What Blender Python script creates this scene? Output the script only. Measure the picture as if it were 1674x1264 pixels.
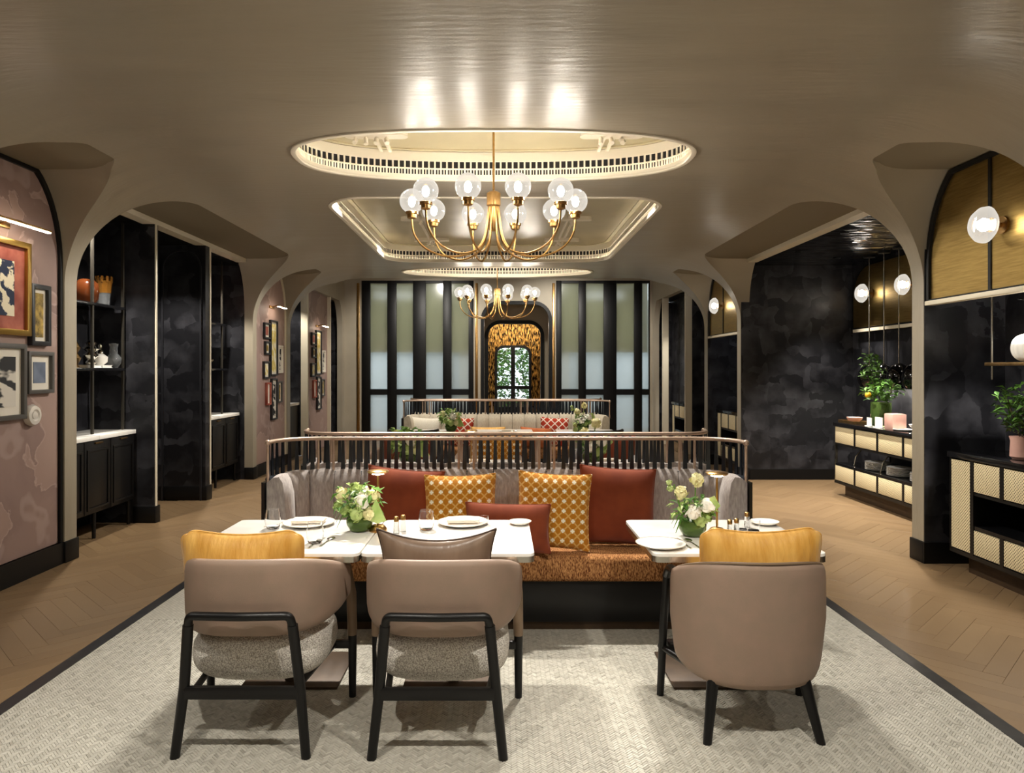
import bpy, bmesh, math, random
from mathutils import Vector, Matrix
random.seed(7)
PI = math.pi
scene = bpy.context.scene
for o in list(bpy.data.objects):
    bpy.data.objects.remove(o)
COL = scene.collection

# ------------------------------------------------------------------ camera
F_PX, VPX, VPY, CAM_H = 1150.0, 818.0, 605.0, 1.55
cam_d = bpy.data.cameras.new('camera')
cam = bpy.data.objects.new('camera', cam_d); COL.objects.link(cam)
cam.location = (0, 0, CAM_H); cam.rotation_euler = (PI/2, 0, 0)
cam_d.sensor_fit = 'HORIZONTAL'; cam_d.sensor_width = 36.0
cam_d.lens = F_PX/1674.0*36.0
cam_d.shift_x = (837-VPX)/1674.0; cam_d.shift_y = -(632-VPY)/1674.0
cam_d.clip_start = 0.05; cam_d.clip_end = 200
scene.camera = cam

# ------------------------------------------------------------------ world, exposure
w = bpy.data.worlds.new('world'); scene.world = w; w.use_nodes = True
w.node_tree.nodes['Background'].inputs[0].default_value = (0.86, 0.92, 1.0, 1)
w.node_tree.nodes['Background'].inputs[1].default_value = 1.5
vs = scene.view_settings
vs.view_transform = 'Standard'; vs.look = 'None'; vs.exposure = 1.2; vs.gamma = 1.0; vs.use_curve_mapping = False

WARM = (1.0, 0.90, 0.75)
def lamp(name, kind, loc, power, color=WARM, aim=None, size=0.05, angle=60, blend=0.6, parent=None):
    d = bpy.data.lights.new(name, kind); d.energy = power; d.color = color
    if kind == 'SPOT':
        d.spot_size = math.radians(angle); d.spot_blend = blend; d.shadow_soft_size = size
    elif kind == 'POINT': d.shadow_soft_size = size
    o = bpy.data.objects.new(name, d); COL.objects.link(o); o.location = loc
    if aim is not None:
        v = Vector(aim)-Vector(loc); o.rotation_euler = v.to_track_quat('-Z', 'Y').to_euler()
    if parent: o.parent = parent
    return o

# ------------------------------------------------------------------ materials
def hexc(h):
    h = h.lstrip('#'); r = [int(h[i:i+2], 16)/255 for i in (0, 2, 4)]
    return tuple((c/12.92 if c <= 0.04045 else ((c+0.055)/1.055)**2.4) for c in r)+(1,)
class NT:
    def __init__(s, m): s.t = m.node_tree; s.n = s.t.nodes; s.l = s.t.links
    def add(s, typ, **kw):
        n = s.n.new(typ)
        for k, v in kw.items():
            if k.startswith('i_'): n.inputs[k[2:].replace('_', ' ')].default_value = v
            else: setattr(n, k, v)
        return n
    def link(s, a, b): s.l.new(a, b)
M = {}
def mat(name, color, rough=0.5, metal=0.0, spec=0.5, emit=None, estr=0, trans=0, ior=1.45, sheen=0, coat=0, alpha=1):
    m = bpy.data.materials.new(name); m.use_nodes = True
    b = m.node_tree.nodes['Principled BSDF']
    c = hexc(color) if isinstance(color, str) else color
    b.inputs['Base Color'].default_value = c; b.inputs['Roughness'].default_value = rough
    b.inputs['Metallic'].default_value = metal; b.inputs['Specular IOR Level'].default_value = spec
    b.inputs['Transmission Weight'].default_value = trans; b.inputs['IOR'].default_value = ior
    b.inputs['Sheen Weight'].default_value = sheen; b.inputs['Coat Weight'].default_value = coat
    b.inputs['Alpha'].default_value = alpha
    if emit:
        b.inputs['Emission Color'].default_value = hexc(emit) if isinstance(emit, str) else emit
        b.inputs['Emission Strength'].default_value = estr
    M[name] = m; return m
def noisy(name, c1, c2, scale=5, detail=4, rough=0.5, r2=None, bump=0.0, bscale=None, stretch=(1, 1, 1), metal=0, spec=0.5,
          coord='Object', distort=0, lo=0.3, hi=0.7, bdist=0.01, sheen=0):
    m = mat(name, c1, rough, metal, spec, sheen=sheen); t = NT(m); b = t.n['Principled BSDF']
    tc = t.add('ShaderNodeTexCoord'); mp = t.add('ShaderNodeMapping'); mp.inputs['Scale'].default_value = stretch
    if coord == 'World':
        g = t.add('ShaderNodeNewGeometry'); t.link(g.outputs['Position'], mp.inputs['Vector'])
    else: t.link(tc.outputs[coord], mp.inputs['Vector'])
    n = t.add('ShaderNodeTexNoise'); n.inputs['Scale'].default_value = scale; n.inputs['Detail'].default_value = detail
    n.inputs['Distortion'].default_value = distort
    t.link(mp.outputs[0], n.inputs['Vector'])
    r = t.add('ShaderNodeValToRGB'); r.color_ramp.elements[0].color = hexc(c1); r.color_ramp.elements[1].color = hexc(c2)
    r.color_ramp.elements[0].position = lo; r.color_ramp.elements[1].position = hi
    t.link(n.outputs['Fac'], r.inputs[0]); t.link(r.outputs[0], b.inputs['Base Color'])
    if r2 is not None:
        mr = t.add('ShaderNodeMapRange'); mr.inputs['To Min'].default_value = rough; mr.inputs['To Max'].default_value = r2
        mr.inputs['From Min'].default_value = lo; mr.inputs['From Max'].default_value = hi
        t.link(n.outputs['Fac'], mr.inputs['Value']); t.link(mr.outputs[0], b.inputs['Roughness'])
    if bump:
        n2 = t.add('ShaderNodeTexNoise'); n2.inputs['Scale'].default_value = bscale or scale; n2.inputs['Detail'].default_value = 3
        t.link(mp.outputs[0], n2.inputs['Vector'])
        bp = t.add('ShaderNodeBump'); bp.inputs['Strength'].default_value = bump; bp.inputs['Distance'].default_value = bdist
        t.link(n2.outputs['Fac'], bp.inputs['Height']); t.link(bp.outputs[0], b.inputs['Normal'])
    return m

noisy('ceiling_plaster', '#958c7b', '#9f9583', 1.6, 6, 0.30, 0.42, 0.6, 8.0, (0.55, 3.2, 1), spec=0.6, coord='World', bdist=0.004)
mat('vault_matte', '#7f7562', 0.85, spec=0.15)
noisy('pillar_plaster', '#a89f8e', '#b8ae9c', 1.5, 4, 0.45, 0.55, 0.08, 5, spec=0.4, coord='World')
mat('cream_trim', '#d9cfb9', 0.45)
mat('coffer_white', '#e8e0cf', 0.5)
noisy('coffer_top', '#b3a888', '#c4b998', 2, 3, 0.35, spec=0.5, coord='World')
mat('grille_dark', '#1b1a1c', 0.6)
mat('black_paint', '#0c0c0d', 0.45, spec=0.35)
mat('black_wood', '#100f0f', 0.38, spec=0.4)
mat('navy_slat', '#121821', 0.35)
mat('black_gloss', '#08080a', 0.06, coat=0.5)
noisy('brass', '#b08a55', '#c49d66', 30, 3, 0.28, metal=1.0, lo=0.3, hi=0.7)
noisy('copper_rail', '#b39a88', '#c2aa98', 20, 3, 0.38, metal=0.45)
noisy('brass_brushed', '#8a7140', '#a58a52', 6, 4, 0.34, 0.42, 0.05, 80, (1, 1, 14), metal=1.0, coord='World')
noisy('base_bronze', '#3a2b1d', '#463524', 12, 3, 0.5, metal=0.3)
noisy('marble_white', '#efece6', '#e2ddd4', 3, 6, 0.16, spec=0.5, distort=1.2)
noisy('stone_black', '#111113', '#1c1c1f', 14, 5, 0.12, lo=0.5, hi=0.9)
noisy('leather_taupe', '#8f7b6b', '#977f6f', 14, 3, 0.5, 0.56, 0.25, 420, spec=0.4, bdist=0.002)
noisy('boucle', '#a1988d', '#f2ede4', 210, 3, 0.95, bump=0.9, bscale=170, spec=0.15, lo=0.36, hi=0.62, bdist=0.006)
noisy('sofa_grey', '#958c89', '#b5aca7', 90, 3, 0.95, bump=0.3, bscale=260, stretch=(1, 1, 0.25), spec=0.15, sheen=0.25, bdist=0.003)
noisy('sofa_cream', '#b9ad99', '#cdc3b0', 90, 3, 0.95, bump=0.25, bscale=200, stretch=(1, 1, 0.25), spec=0.15, bdist=0.003)
noisy('seat_tweed', '#5c3118', '#c48f5c', 62, 4, 0.95, bump=0.5, bscale=140, stretch=(3, 1, 1), spec=0.15, lo=0.36, hi=0.68, bdist=0.004)
noisy('velvet_rust', '#6c2f1a', '#7f3c22', 8, 4, 0.85, bump=0.15, bscale=200, spec=0.12, sheen=0.2, bdist=0.002)
noisy('silk_gold', '#c08a35', '#dcab58', 9, 3, 0.5, bump=0.45, bscale=24, stretch=(3, 1, 0.6), spec=0.35, sheen=0.2, bdist=0.01)
noisy('satin_taupe', '#6b5747', '#7d6857', 6, 3, 0.32, bump=0.2, bscale=10, stretch=(3, 1, .6), spec=0.5, bdist=0.01)
noisy('velvet_orange', '#a8552a', '#bb6a3a', 9, 3, 0.85, spec=0.2, sheen=0.4)
mat('piping_brown', '#3c2a20', 0.6)
noisy('linen_cream', '#d6cdbb', '#e3dccd', 60, 3, 0.9, spec=0.15)
mat('porcelain', '#f1eee7', 0.15)
mat('porcelain_rim', '#b7aa92', 0.25)
mat('steel', '#c9c5bb', 0.22, metal=1.0)
mat('napkin', '#e3d6c6', 0.9, spec=0.15)
mat('glass_clear', '#ffffff', 0.0, trans=1.0, ior=1.3)
mat('vase_green', '#6c8a45', 0.08, trans=0.55, ior=1.35)
mat('white_petal', '#f4f1e6', 0.7, spec=0.2)
mat('cream_petal', '#e9e3b0', 0.7, spec=0.2)
noisy('leaf_green', '#3f6b26', '#6d9a3f', 8, 3, 0.5)
noisy('leaf_light', '#8fae5a', '#bccb85', 12, 3, 0.6)
noisy('leaf_dark', '#2f4a20', '#54762f', 10, 3, 0.5)
mat('yellow_petal', '#e2a51c', 0.6)
mat('stem_wood', '#5a4a35', 0.7)
noisy('pot_pink', '#c99a8c', '#d6aa9c', 10, 3, 0.6)
mat('paper_white', '#f0eee8', 0.6)
mat('amber_glass', '#43200d', 0.15, emit='#a0501c', estr=0.03)
mat('amber_crystal', '#8a5c24', 0.1, trans=0.5)
mat('crystal', '#dfe3e6', 0.03, trans=0.9, ior=1.5)
noisy('bronze_antique', '#6f5634', '#8f744c', 14, 4, 0.35, metal=0.9)
mat('silver', '#cfc9bd', 0.12, metal=1.0)
mat('frame_gold', '#b08d48', 0.3, metal=0.9)
mat('frame_dark', '#26262a', 0.4)
mat('frame_grey', '#55524f', 0.45)
mat('mat_board', '#e4ddd0', 0.8)
mat('blind_fabric', '#d3cdb4', 0.9, spec=0.1)
def blind():
    t = NT(M['blind_fabric']); b = t.n['Principled BSDF']; tl = t.add('ShaderNodeBsdfTranslucent'); tl.inputs[0].default_value = hexc('#d3cdb4')
    mx = t.add('ShaderNodeMixShader'); mx.inputs[0].default_value = 0.4; t.link(b.outputs[0], mx.inputs[1]); t.link(tl.outputs[0], mx.inputs[2]); t.link(mx.outputs[0], t.n['Material Output'].inputs[0])
blind()
mat('exterior_wall', '#9aa3a8', 0.9)
mat('globe_bulb', '#ffffff', emit=(1.0, 0.92, 0.79, 1), estr=100)
mat('dish_bulb', '#ffffff', emit=(1.0, 0.92, 0.78, 1), estr=26)
mat('post_metal', '#45413a', 0.4, metal=0.6)
mat('cove_led', '#ffffff', emit=(1.0, 0.92, 0.76, 1), estr=14)
mat('picture_led', '#ffffff', emit=(1.0, 0.88, 0.70, 1), estr=22)
noisy('pot_stone', '#cfcac2', '#ded9d2', 8, 3, 0.6)
mat('leather_wrap', '#7f6a55', 0.45)

def globe_mat():
    m = bpy.data.materials.new('globe_glass'); m.use_nodes = True; t = NT(m); t.n.clear()
    out = t.add('ShaderNodeOutputMaterial'); tr = t.add('ShaderNodeBsdfTransparent'); em = t.add('ShaderNodeEmission')
    gl = t.add('ShaderNodeBsdfGlossy'); gl.inputs['Roughness'].default_value = 0.03
    em.inputs['Color'].default_value = (1, 0.93, 0.82, 1); em.inputs['Strength'].default_value = 0.40
    lw = t.add('ShaderNodeLayerWeight'); lw.inputs[0].default_value = 0.45
    mr = t.add('ShaderNodeMapRange'); mr.inputs['To Min'].default_value = 0.4; mr.inputs['To Max'].default_value = 0.8; t.link(lw.outputs['Facing'], mr.inputs['Value'])
    m1 = t.add('ShaderNodeMixShader'); m1.inputs[0].default_value = 0.5
    m2 = t.add('ShaderNodeMixShader'); m2.inputs[0].default_value = 0.06
    t.link(mr.outputs[0], m1.inputs[0])
    t.link(tr.outputs[0], m1.inputs[1]); t.link(em.outputs[0], m1.inputs[2])
    t.link(m1.outputs[0], m2.inputs[1]); t.link(gl.outputs[0], m2.inputs[2]); t.link(m2.outputs[0], out.inputs[0])
    M['globe_glass'] = m
globe_mat()

def frosted():
    m = bpy.data.materials.new('frosted_pane'); m.use_nodes = True; t = NT(m); t.n.clear()
    out = t.add('ShaderNodeOutputMaterial'); tr = t.add('ShaderNodeBsdfTransparent'); tr.inputs[0].default_value = (.86, .9, .88, 1)
    gl = t.add('ShaderNodeBsdfGlossy'); gl.inputs['Roughness'].default_value = 0.12
    tl = t.add('ShaderNodeBsdfTranslucent'); tl.inputs[0].default_value = (.85, .88, .86, 1)
    m0 = t.add('ShaderNodeMixShader'); m0.inputs[0].default_value = 0.35
    m1 = t.add('ShaderNodeMixShader'); m1.inputs[0].default_value = 0.08
    t.link(tr.outputs[0], m0.inputs[1]); t.link(tl.outputs[0], m0.inputs[2])
    t.link(m0.outputs[0], m1.inputs[1]); t.link(gl.outputs[0], m1.inputs[2]); t.link(m1.outputs[0], out.inputs[0])
    M['frosted_pane'] = m
frosted()
def clearpane():
    m = bpy.data.materials.new('clear_pane'); m.use_nodes = True; t = NT(m); t.n.clear()
    out = t.add('ShaderNodeOutputMaterial'); tr = t.add('ShaderNodeBsdfTransparent'); tr.inputs[0].default_value = (.9, .94, .92, 1)
    gl = t.add('ShaderNodeBsdfGlossy'); gl.inputs['Roughness'].default_value = 0.02
    m1 = t.add('ShaderNodeMixShader'); m1.inputs[0].default_value = 0.08
    t.link(tr.outputs[0], m1.inputs[1]); t.link(gl.outputs[0], m1.inputs[2]); t.link(m1.outputs[0], out.inputs[0])
    M['clear_pane'] = m
clearpane()

def wood_floor():
    m = mat('oak_plank', '#8a6a48', 0.38, spec=0.4); t = NT(m); b = t.n['Principled BSDF']
    g = t.add('ShaderNodeNewGeometry'); oi = t.add('ShaderNodeObjectInfo')
    ad = t.add('ShaderNodeMath', operation='ADD'); t.link(g.outputs['Random Per Island'], ad.inputs[0]); t.link(oi.outputs['Random'], ad.inputs[1])
    fr = t.add('ShaderNodeMath', operation='FRACT'); t.link(ad.outputs[0], fr.inputs[0])
    n = t.add('ShaderNodeTexNoise'); n.inputs['Scale'].default_value = 5; n.inputs['Detail'].default_value = 6; n.inputs['Distortion'].default_value = 0.6
    t.link(g.outputs['Position'], n.inputs['Vector'])
    mx = t.add('ShaderNodeMath', operation='MULTIPLY_ADD'); mx.inputs[1].default_value = 0.55
    t.link(fr.outputs[0], mx.inputs[0]); 
    mm = t.add('ShaderNodeMath', operation='MULTIPLY'); mm.inputs[1].default_value = 0.45; t.link(n.outputs['Fac'], mm.inputs[0]); t.link(mm.outputs[0], mx.inputs[2])
    r = t.add('ShaderNodeValToRGB'); r.color_ramp.elements[0].color = hexc('#6f5940'); r.color_ramp.elements[1].color = hexc('#7f684c')
    t.link(mx.outputs[0], r.inputs[0]); t.link(r.outputs[0], b.inputs['Base Color'])
wood_floor()
def tile_mat():
    m = mat('mosaic_tile', '#c9c3b6', 0.32, spec=0.5); t = NT(m); b = t.n['Principled BSDF']
    g = t.add('ShaderNodeNewGeometry'); oi = t.add('ShaderNodeObjectInfo')
    ad = t.add('ShaderNodeMath', operation='ADD'); t.link(g.outputs['Random Per Island'], ad.inputs[0]); t.link(oi.outputs['Random'], ad.inputs[1])
    fr = t.add('ShaderNodeMath', operation='FRACT'); t.link(ad.outputs[0], fr.inputs[0])
    r = t.add('ShaderNodeValToRGB'); e = r.color_ramp.elements
    e[0].color = hexc('#959186'); e[1].color = hexc('#b9b5aa'); e[1].position = 1.0
    x = e.new(0.12); x.color = hexc('#a6a297'); x = e.new(0.6); x.color = hexc('#aeaa9f')
    t.link(fr.outputs[0], r.inputs[0]); t.link(r.outputs[0], b.inputs['Base Color'])
tile_mat()
def far_mosaic():
    m = mat('mosaic_far', '#bdb7aa', 0.35); t = NT(m); b = t.n['Principled BSDF']
    g = t.add('ShaderNodeNewGeometry'); mp = t.add('ShaderNodeMapping'); mp.inputs['Rotation'].default_value = (0, 0, PI/4)
    t.link(g.outputs['Position'], mp.inputs['Vector'])
    br = t.add('ShaderNodeTexBrick'); br.inputs['Scale'].default_value = 1; br.inputs['Brick Width'].default_value = 0.045
    br.inputs['Row Height'].default_value = 0.018; br.inputs['Mortar Size'].default_value = 0.0015
    br.inputs['Color1'].default_value = hexc('#b0aca1'); br.inputs['Color2'].default_value = hexc('#a39f94'); br.inputs['Mortar'].default_value = hexc('#8f897d')
    t.link(mp.outputs[0], br.inputs['Vector']); t.link(br.outputs['Color'], b.inputs['Base Color'])
far_mosaic()
noisy('grout', '#8e887c', '#989285', 20, 2, 0.8)
noisy('border_stone', '#17171a', '#2b2a2b', 18, 4, 0.3)

def dark_plaster():
    m = mat('dark_plaster', '#121216', 0.35, spec=0.5, metal=0.2); t = NT(m); b = t.n['Principled BSDF']
    g = t.add('ShaderNodeNewGeometry')
    n0 = t.add('ShaderNodeTexNoise'); n0.inputs['Scale'].default_value = 5; n0.inputs['Detail'].default_value = 4
    t.link(g.outputs['Position'], n0.inputs['Vector'])
    mv = t.add('ShaderNodeMixRGB', blend_type='ADD'); mv.inputs[0].default_value = 0.16
    t.link(g.outputs['Position'], mv.inputs[1]); t.link(n0.outputs['Color'], mv.inputs[2])
    v = t.add('ShaderNodeTexVoronoi', distance='CHEBYCHEV'); v.inputs['Scale'].default_value = 3.6; v.inputs['Randomness'].default_value = 0.75
    t.link(mv.outputs[0], v.inputs['Vector'])
    sc = t.add('ShaderNodeVectorMath', operation='SCALE'); sc.inputs['Scale'].default_value = 3.6; t.link(mv.outputs[0], sc.inputs[0])
    sb = t.add('ShaderNodeVectorMath', operation='SUBTRACT'); t.link(mv.outputs[0], sb.inputs[0]); t.link(v.outputs['Position'], sb.inputs[1])
    cc = t.add('ShaderNodeVectorMath', operation='SUBTRACT'); cc.inputs[1].default_value = (.5,.5,.5); t.link(v.outputs['Color'], cc.inputs[0])
    dp = t.add('ShaderNodeVectorMath', operation='DOT_PRODUCT'); t.link(sb.outputs[0], dp.inputs[0]); t.link(cc.outputs[0], dp.inputs[1])
    ma = t.add('ShaderNodeMath', operation='MULTIPLY_ADD'); ma.inputs[1].default_value = 3.2; t.link(dp.outputs['Value'], ma.inputs[0]); t.link(n0.outputs['Fac'], ma.inputs[2])
    r = t.add('ShaderNodeValToRGB'); r.color_ramp.elements[0].color = hexc('#18181c'); r.color_ramp.elements[1].color = hexc('#48484d')
    r.color_ramp.elements[0].position = 0.35; r.color_ramp.elements[1].position = 1.0
    t.link(ma.outputs[0], r.inputs[0]); t.link(r.outputs[0], b.inputs['Base Color'])
    mr = t.add('ShaderNodeMapRange'); mr.inputs['To Min'].default_value = 0.48; mr.inputs['To Max'].default_value = 0.32
    t.link(ma.outputs[0], mr.inputs['Value']); t.link(mr.outputs[0], b.inputs['Roughness'])
    bp = t.add('ShaderNodeBump'); bp.inputs['Strength'].default_value = 0.25; bp.inputs['Distance'].default_value = 0.015
    t.link(ma.outputs[0], bp.inputs['Height']); t.link(bp.outputs[0], b.inputs['Normal'])
dark_plaster()
def dark_tiles():
    m = mat('dark_ripple', '#1d1d22', 0.2, metal=0.6); t = NT(m); b = t.n['Principled BSDF']
    g = t.add('ShaderNodeNewGeometry'); mp = t.add('ShaderNodeMapping'); mp.inputs['Scale'].default_value = (4, 9, 1)
    t.link(g.outputs['Position'], mp.inputs['Vector'])
    v = t.add('ShaderNodeTexVoronoi'); v.inputs['Scale'].default_value = 1.0; t.link(mp.outputs[0], v.inputs['Vector'])
    bp = t.add('ShaderNodeBump'); bp.inputs['Strength'].default_value = 0.7; bp.inputs['Distance'].default_value = 0.03
    t.link(v.outputs['Distance'], bp.inputs['Height']); t.link(bp.outputs[0], b.inputs['Normal'])
dark_tiles()
def wallpaper():
    m = mat('wallpaper_rose', '#9c8580', 0.55); t = NT(m); b = t.n['Principled BSDF']
    g = t.add('ShaderNodeNewGeometry')
    n = t.add('ShaderNodeTexNoise'); n.inputs['Scale'].default_value = 1.6; n.inputs['Detail'].default_value = 5; n.inputs['Distortion'].default_value = 1.8
    t.link(g.outputs['Position'], n.inputs['Vector'])
    mv = t.add('ShaderNodeMixRGB'); mv.inputs[0].default_value = 0.45
    t.link(g.outputs['Position'], mv.inputs[1]); t.link(n.outputs['Color'], mv.inputs[2])
    v = t.add('ShaderNodeTexVoronoi', feature='SMOOTH_F1'); v.inputs['Scale'].default_value = 2.6
    t.link(mv.outputs[0], v.inputs['Vector'])
    r = t.add('ShaderNodeValToRGB'); e = r.color_ramp.elements
    e[0].color = hexc('#a3897f'); e[0].position = 0.18; e[1].color = hexc('#957c75'); e[1].position = 0.62
    x = e.new(0.46); x.color = hexc('#a0867d'); x = e.new(0.48); x.color = hexc('#b29990'); x = e.new(0.495); x.color = hexc('#8b736d')
    t.link(v.outputs['Distance'], r.inputs[0])
    wv = t.add('ShaderNodeTexWave'); wv.inputs['Scale'].default_value = 1.4; wv.inputs['Distortion'].default_value = 9; wv.inputs['Detail'].default_value = 3; wv.inputs['Detail Scale'].default_value = 1.2
    t.link(g.outputs['Position'], wv.inputs['Vector'])
    r2 = t.add('ShaderNodeValToRGB'); r2.color_ramp.elements[0].position = 0.9; r2.color_ramp.elements[0].color = (0, 0, 0, 1); r2.color_ramp.elements[1].color = (.3, .3, .3, 1)
    t.link(wv.outputs['Fac'], r2.inputs[0])
    mx = t.add('ShaderNodeMixRGB'); mx.inputs[2].default_value = hexc('#c2ada5'); t.link(r2.outputs[0], mx.inputs[0]); t.link(r.outputs[0], mx.inputs[1])
    t.link(mx.outputs[0], b.inputs['Base Color'])
wallpaper()
def rattan():
    m = mat('rattan', '#c9b48a', 0.6); t = NT(m); b = t.n['Principled BSDF']
    tc = t.add('ShaderNodeTexCoord'); mp = t.add('ShaderNodeMapping'); mp.inputs['Scale'].default_value = (1, 1, 1)
    t.link(tc.outputs['Object'], mp.inputs['Vector'])
    sp = t.add('ShaderNodeSeparateXYZ'); t.link(mp.outputs[0], sp.inputs[0])
    k = 2*PI/0.024
    s1 = t.add('ShaderNodeMath', operation='MULTIPLY'); s1.inputs[1].default_value = k; t.link(sp.outputs['Y'], s1.inputs[0])
    s2 = t.add('ShaderNodeMath', operation='MULTIPLY'); s2.inputs[1].default_value = k; t.link(sp.outputs['Z'], s2.inputs[0])
    a1 = t.add('ShaderNodeMath', operation='ADD'); t.link(s1.outputs[0], a1.inputs[0]); t.link(s2.outputs[0], a1.inputs[1])
    a2 = t.add('ShaderNodeMath', operation='SUBTRACT'); t.link(s1.outputs[0], a2.inputs[0]); t.link(s2.outputs[0], a2.inputs[1])
    c1 = t.add('ShaderNodeMath', operation='COSINE'); t.link(a1.outputs[0], c1.inputs[0])
    c2 = t.add('ShaderNodeMath', operation='COSINE'); t.link(a2.outputs[0], c2.inputs[0])
    sm = t.add('ShaderNodeMath', operation='ADD'); t.link(c1.outputs[0], sm.inputs[0]); t.link(c2.outputs[0], sm.inputs[1])
    r = t.add('ShaderNodeValToRGB'); e = r.color_ramp.elements
    e[0].color = hexc('#e2d2ab'); e[0].position = 0.6; e[1].color = hexc('#5a4a30'); e[1].position = 0.8
    mr = t.add('ShaderNodeMapRange'); mr.inputs['From Min'].default_value = -2; mr.inputs['From Max'].default_value = 2
    t.link(sm.outputs[0], mr.inputs['Value']); t.link(mr.outputs[0], r.inputs[0]); t.link(r.outputs[0], b.inputs['Base Color'])
    bp = t.add('ShaderNodeBump', invert=True); bp.inputs['Strength'].default_value = 0.5; bp.inputs['Distance'].default_value = 0.004
    t.link(mr.outputs[0], bp.inputs['Height']); t.link(bp.outputs[0], b.inputs['Normal'])
rattan()
def mustard():
    m = mat('mustard_print', '#b5761d', 0.85, spec=0.15, sheen=0.2); t = NT(m); b = t.n['Principled BSDF']
    tc = t.add('ShaderNodeTexCoord'); sp = t.add('ShaderNodeSeparateXYZ'); t.link(tc.outputs['Object'], sp.inputs[0])
    def cs(sock, per):
        s = t.add('ShaderNodeMath', operation='MULTIPLY'); s.inputs[1].default_value = 2*PI/per; t.link(sock, s.inputs[0])
        c = t.add('ShaderNodeMath', operation='COSINE'); t.link(s.outputs[0], c.inputs[0]); return c.outputs[0]
    def mth(op, a, bb):
        n = t.add('ShaderNodeMath', operation=op)
        for i, q in enumerate((a, bb)):
            if isinstance(q, (int, float)): n.inputs[i].default_value = q
            else: t.link(q, n.inputs[i])
        return n.outputs[0]
    P = 0.058
    u = mth('ADD', sp.outputs['X'], sp.outputs['Z']); v = mth('SUBTRACT', sp.outputs['X'], sp.outputs['Z'])
    cx, cz = cs(sp.outputs['X'], P), cs(sp.outputs['Z'], P)
    star = mth('MAXIMUM', mth('MULTIPLY', mth('GREATER_THAN', cx, 0.86), mth('GREATER_THAN', cz, 0.2)), mth('MULTIPLY', mth('GREATER_THAN', cz, 0.86), mth('GREATER_THAN', cx, 0.2)))
    sm = mth('MAXIMUM', mth('GREATER_THAN', cs(u, P), 0.80), mth('GREATER_THAN', cs(v, P), 0.80))
    r1 = t.add('ShaderNodeMixRGB'); r1.inputs[1].default_value = hexc('#b0701a'); r1.inputs[2].default_value = hexc('#cfa25a'); t.link(sm, r1.inputs[0])
    r2 = t.add('ShaderNodeMixRGB'); r2.inputs[2].default_value = hexc('#eee6d2'); t.link(star, r2.inputs[0]); t.link(r1.outputs[0], r2.inputs[1])
    t.link(r2.outputs[0], b.inputs['Base Color'])
    # red lattice
    m = mat('red_lattice', '#b5442f', 0.85, spec=0.15); t = NT(m); b = t.n['Principled BSDF']
    tc = t.add('ShaderNodeTexCoord'); sp = t.add('ShaderNodeSeparateXYZ'); t.link(tc.outputs['Object'], sp.inputs[0])
    def cs2(op):
        a = t.add('ShaderNodeMath', operation=op); t.link(sp.outputs['X'], a.inputs[0]); t.link(sp.outputs['Z'], a.inputs[1])
        s = t.add('ShaderNodeMath', operation='MULTIPLY'); s.inputs[1].default_value = 2*PI/0.11; t.link(a.outputs[0], s.inputs[0])
        c = t.add('ShaderNodeMath', operation='COSINE'); t.link(s.outputs[0], c.inputs[0])
        g = t.add('ShaderNodeMath', operation='GREATER_THAN'); g.inputs[1].default_value = 0.85; t.link(c.outputs[0], g.inputs[0]); return g.outputs[0]
    g = t.add('ShaderNodeMath', operation='MAXIMUM'); t.link(cs2('ADD'), g.inputs[0]); t.link(cs2('SUBTRACT'), g.inputs[1])
    r = t.add('ShaderNodeMixRGB'); r.inputs[1].default_value = hexc('#a83a28'); r.inputs[2].default_value = hexc('#e8d9c8'); t.link(g.outputs[0], r.inputs[0]); t.link(r.outputs[0], b.inputs['Base Color'])
mustard()
noisy('gold_foil', '#20150a', '#d8a95a', 9, 4, 0.25, 0.4, 0.8, 10, (3, 3, 0.8), metal=0.8, coord='World', bdist=0.05, lo=0.42, hi=0.62)
noisy('art_floral', '#1d2a44', '#e6dcc2', 14, 2, 0.7, lo=0.48, hi=0.52)
noisy('art_red', '#8c4236', '#b46a58', 8, 3, 0.7)
noisy('art_gold', '#4a3c1c', '#c8a850', 18, 3, 0.6)
noisy('art_bw', '#2a2a2c', '#d5cfc4', 5, 2, 0.7, stretch=(1, 1, 2.5), lo=0.47, hi=0.53)
noisy('art_blue', '#4d566b', '#7d879a', 6, 3, 0.7)
noisy('art_yellow', '#d8c36a', '#f0ead0', 12, 2, 0.7, lo=0.45, hi=0.6)
noisy('plate_stack', '#d8d5cf', '#eae7e1', 40, 2, 0.3)
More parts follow.
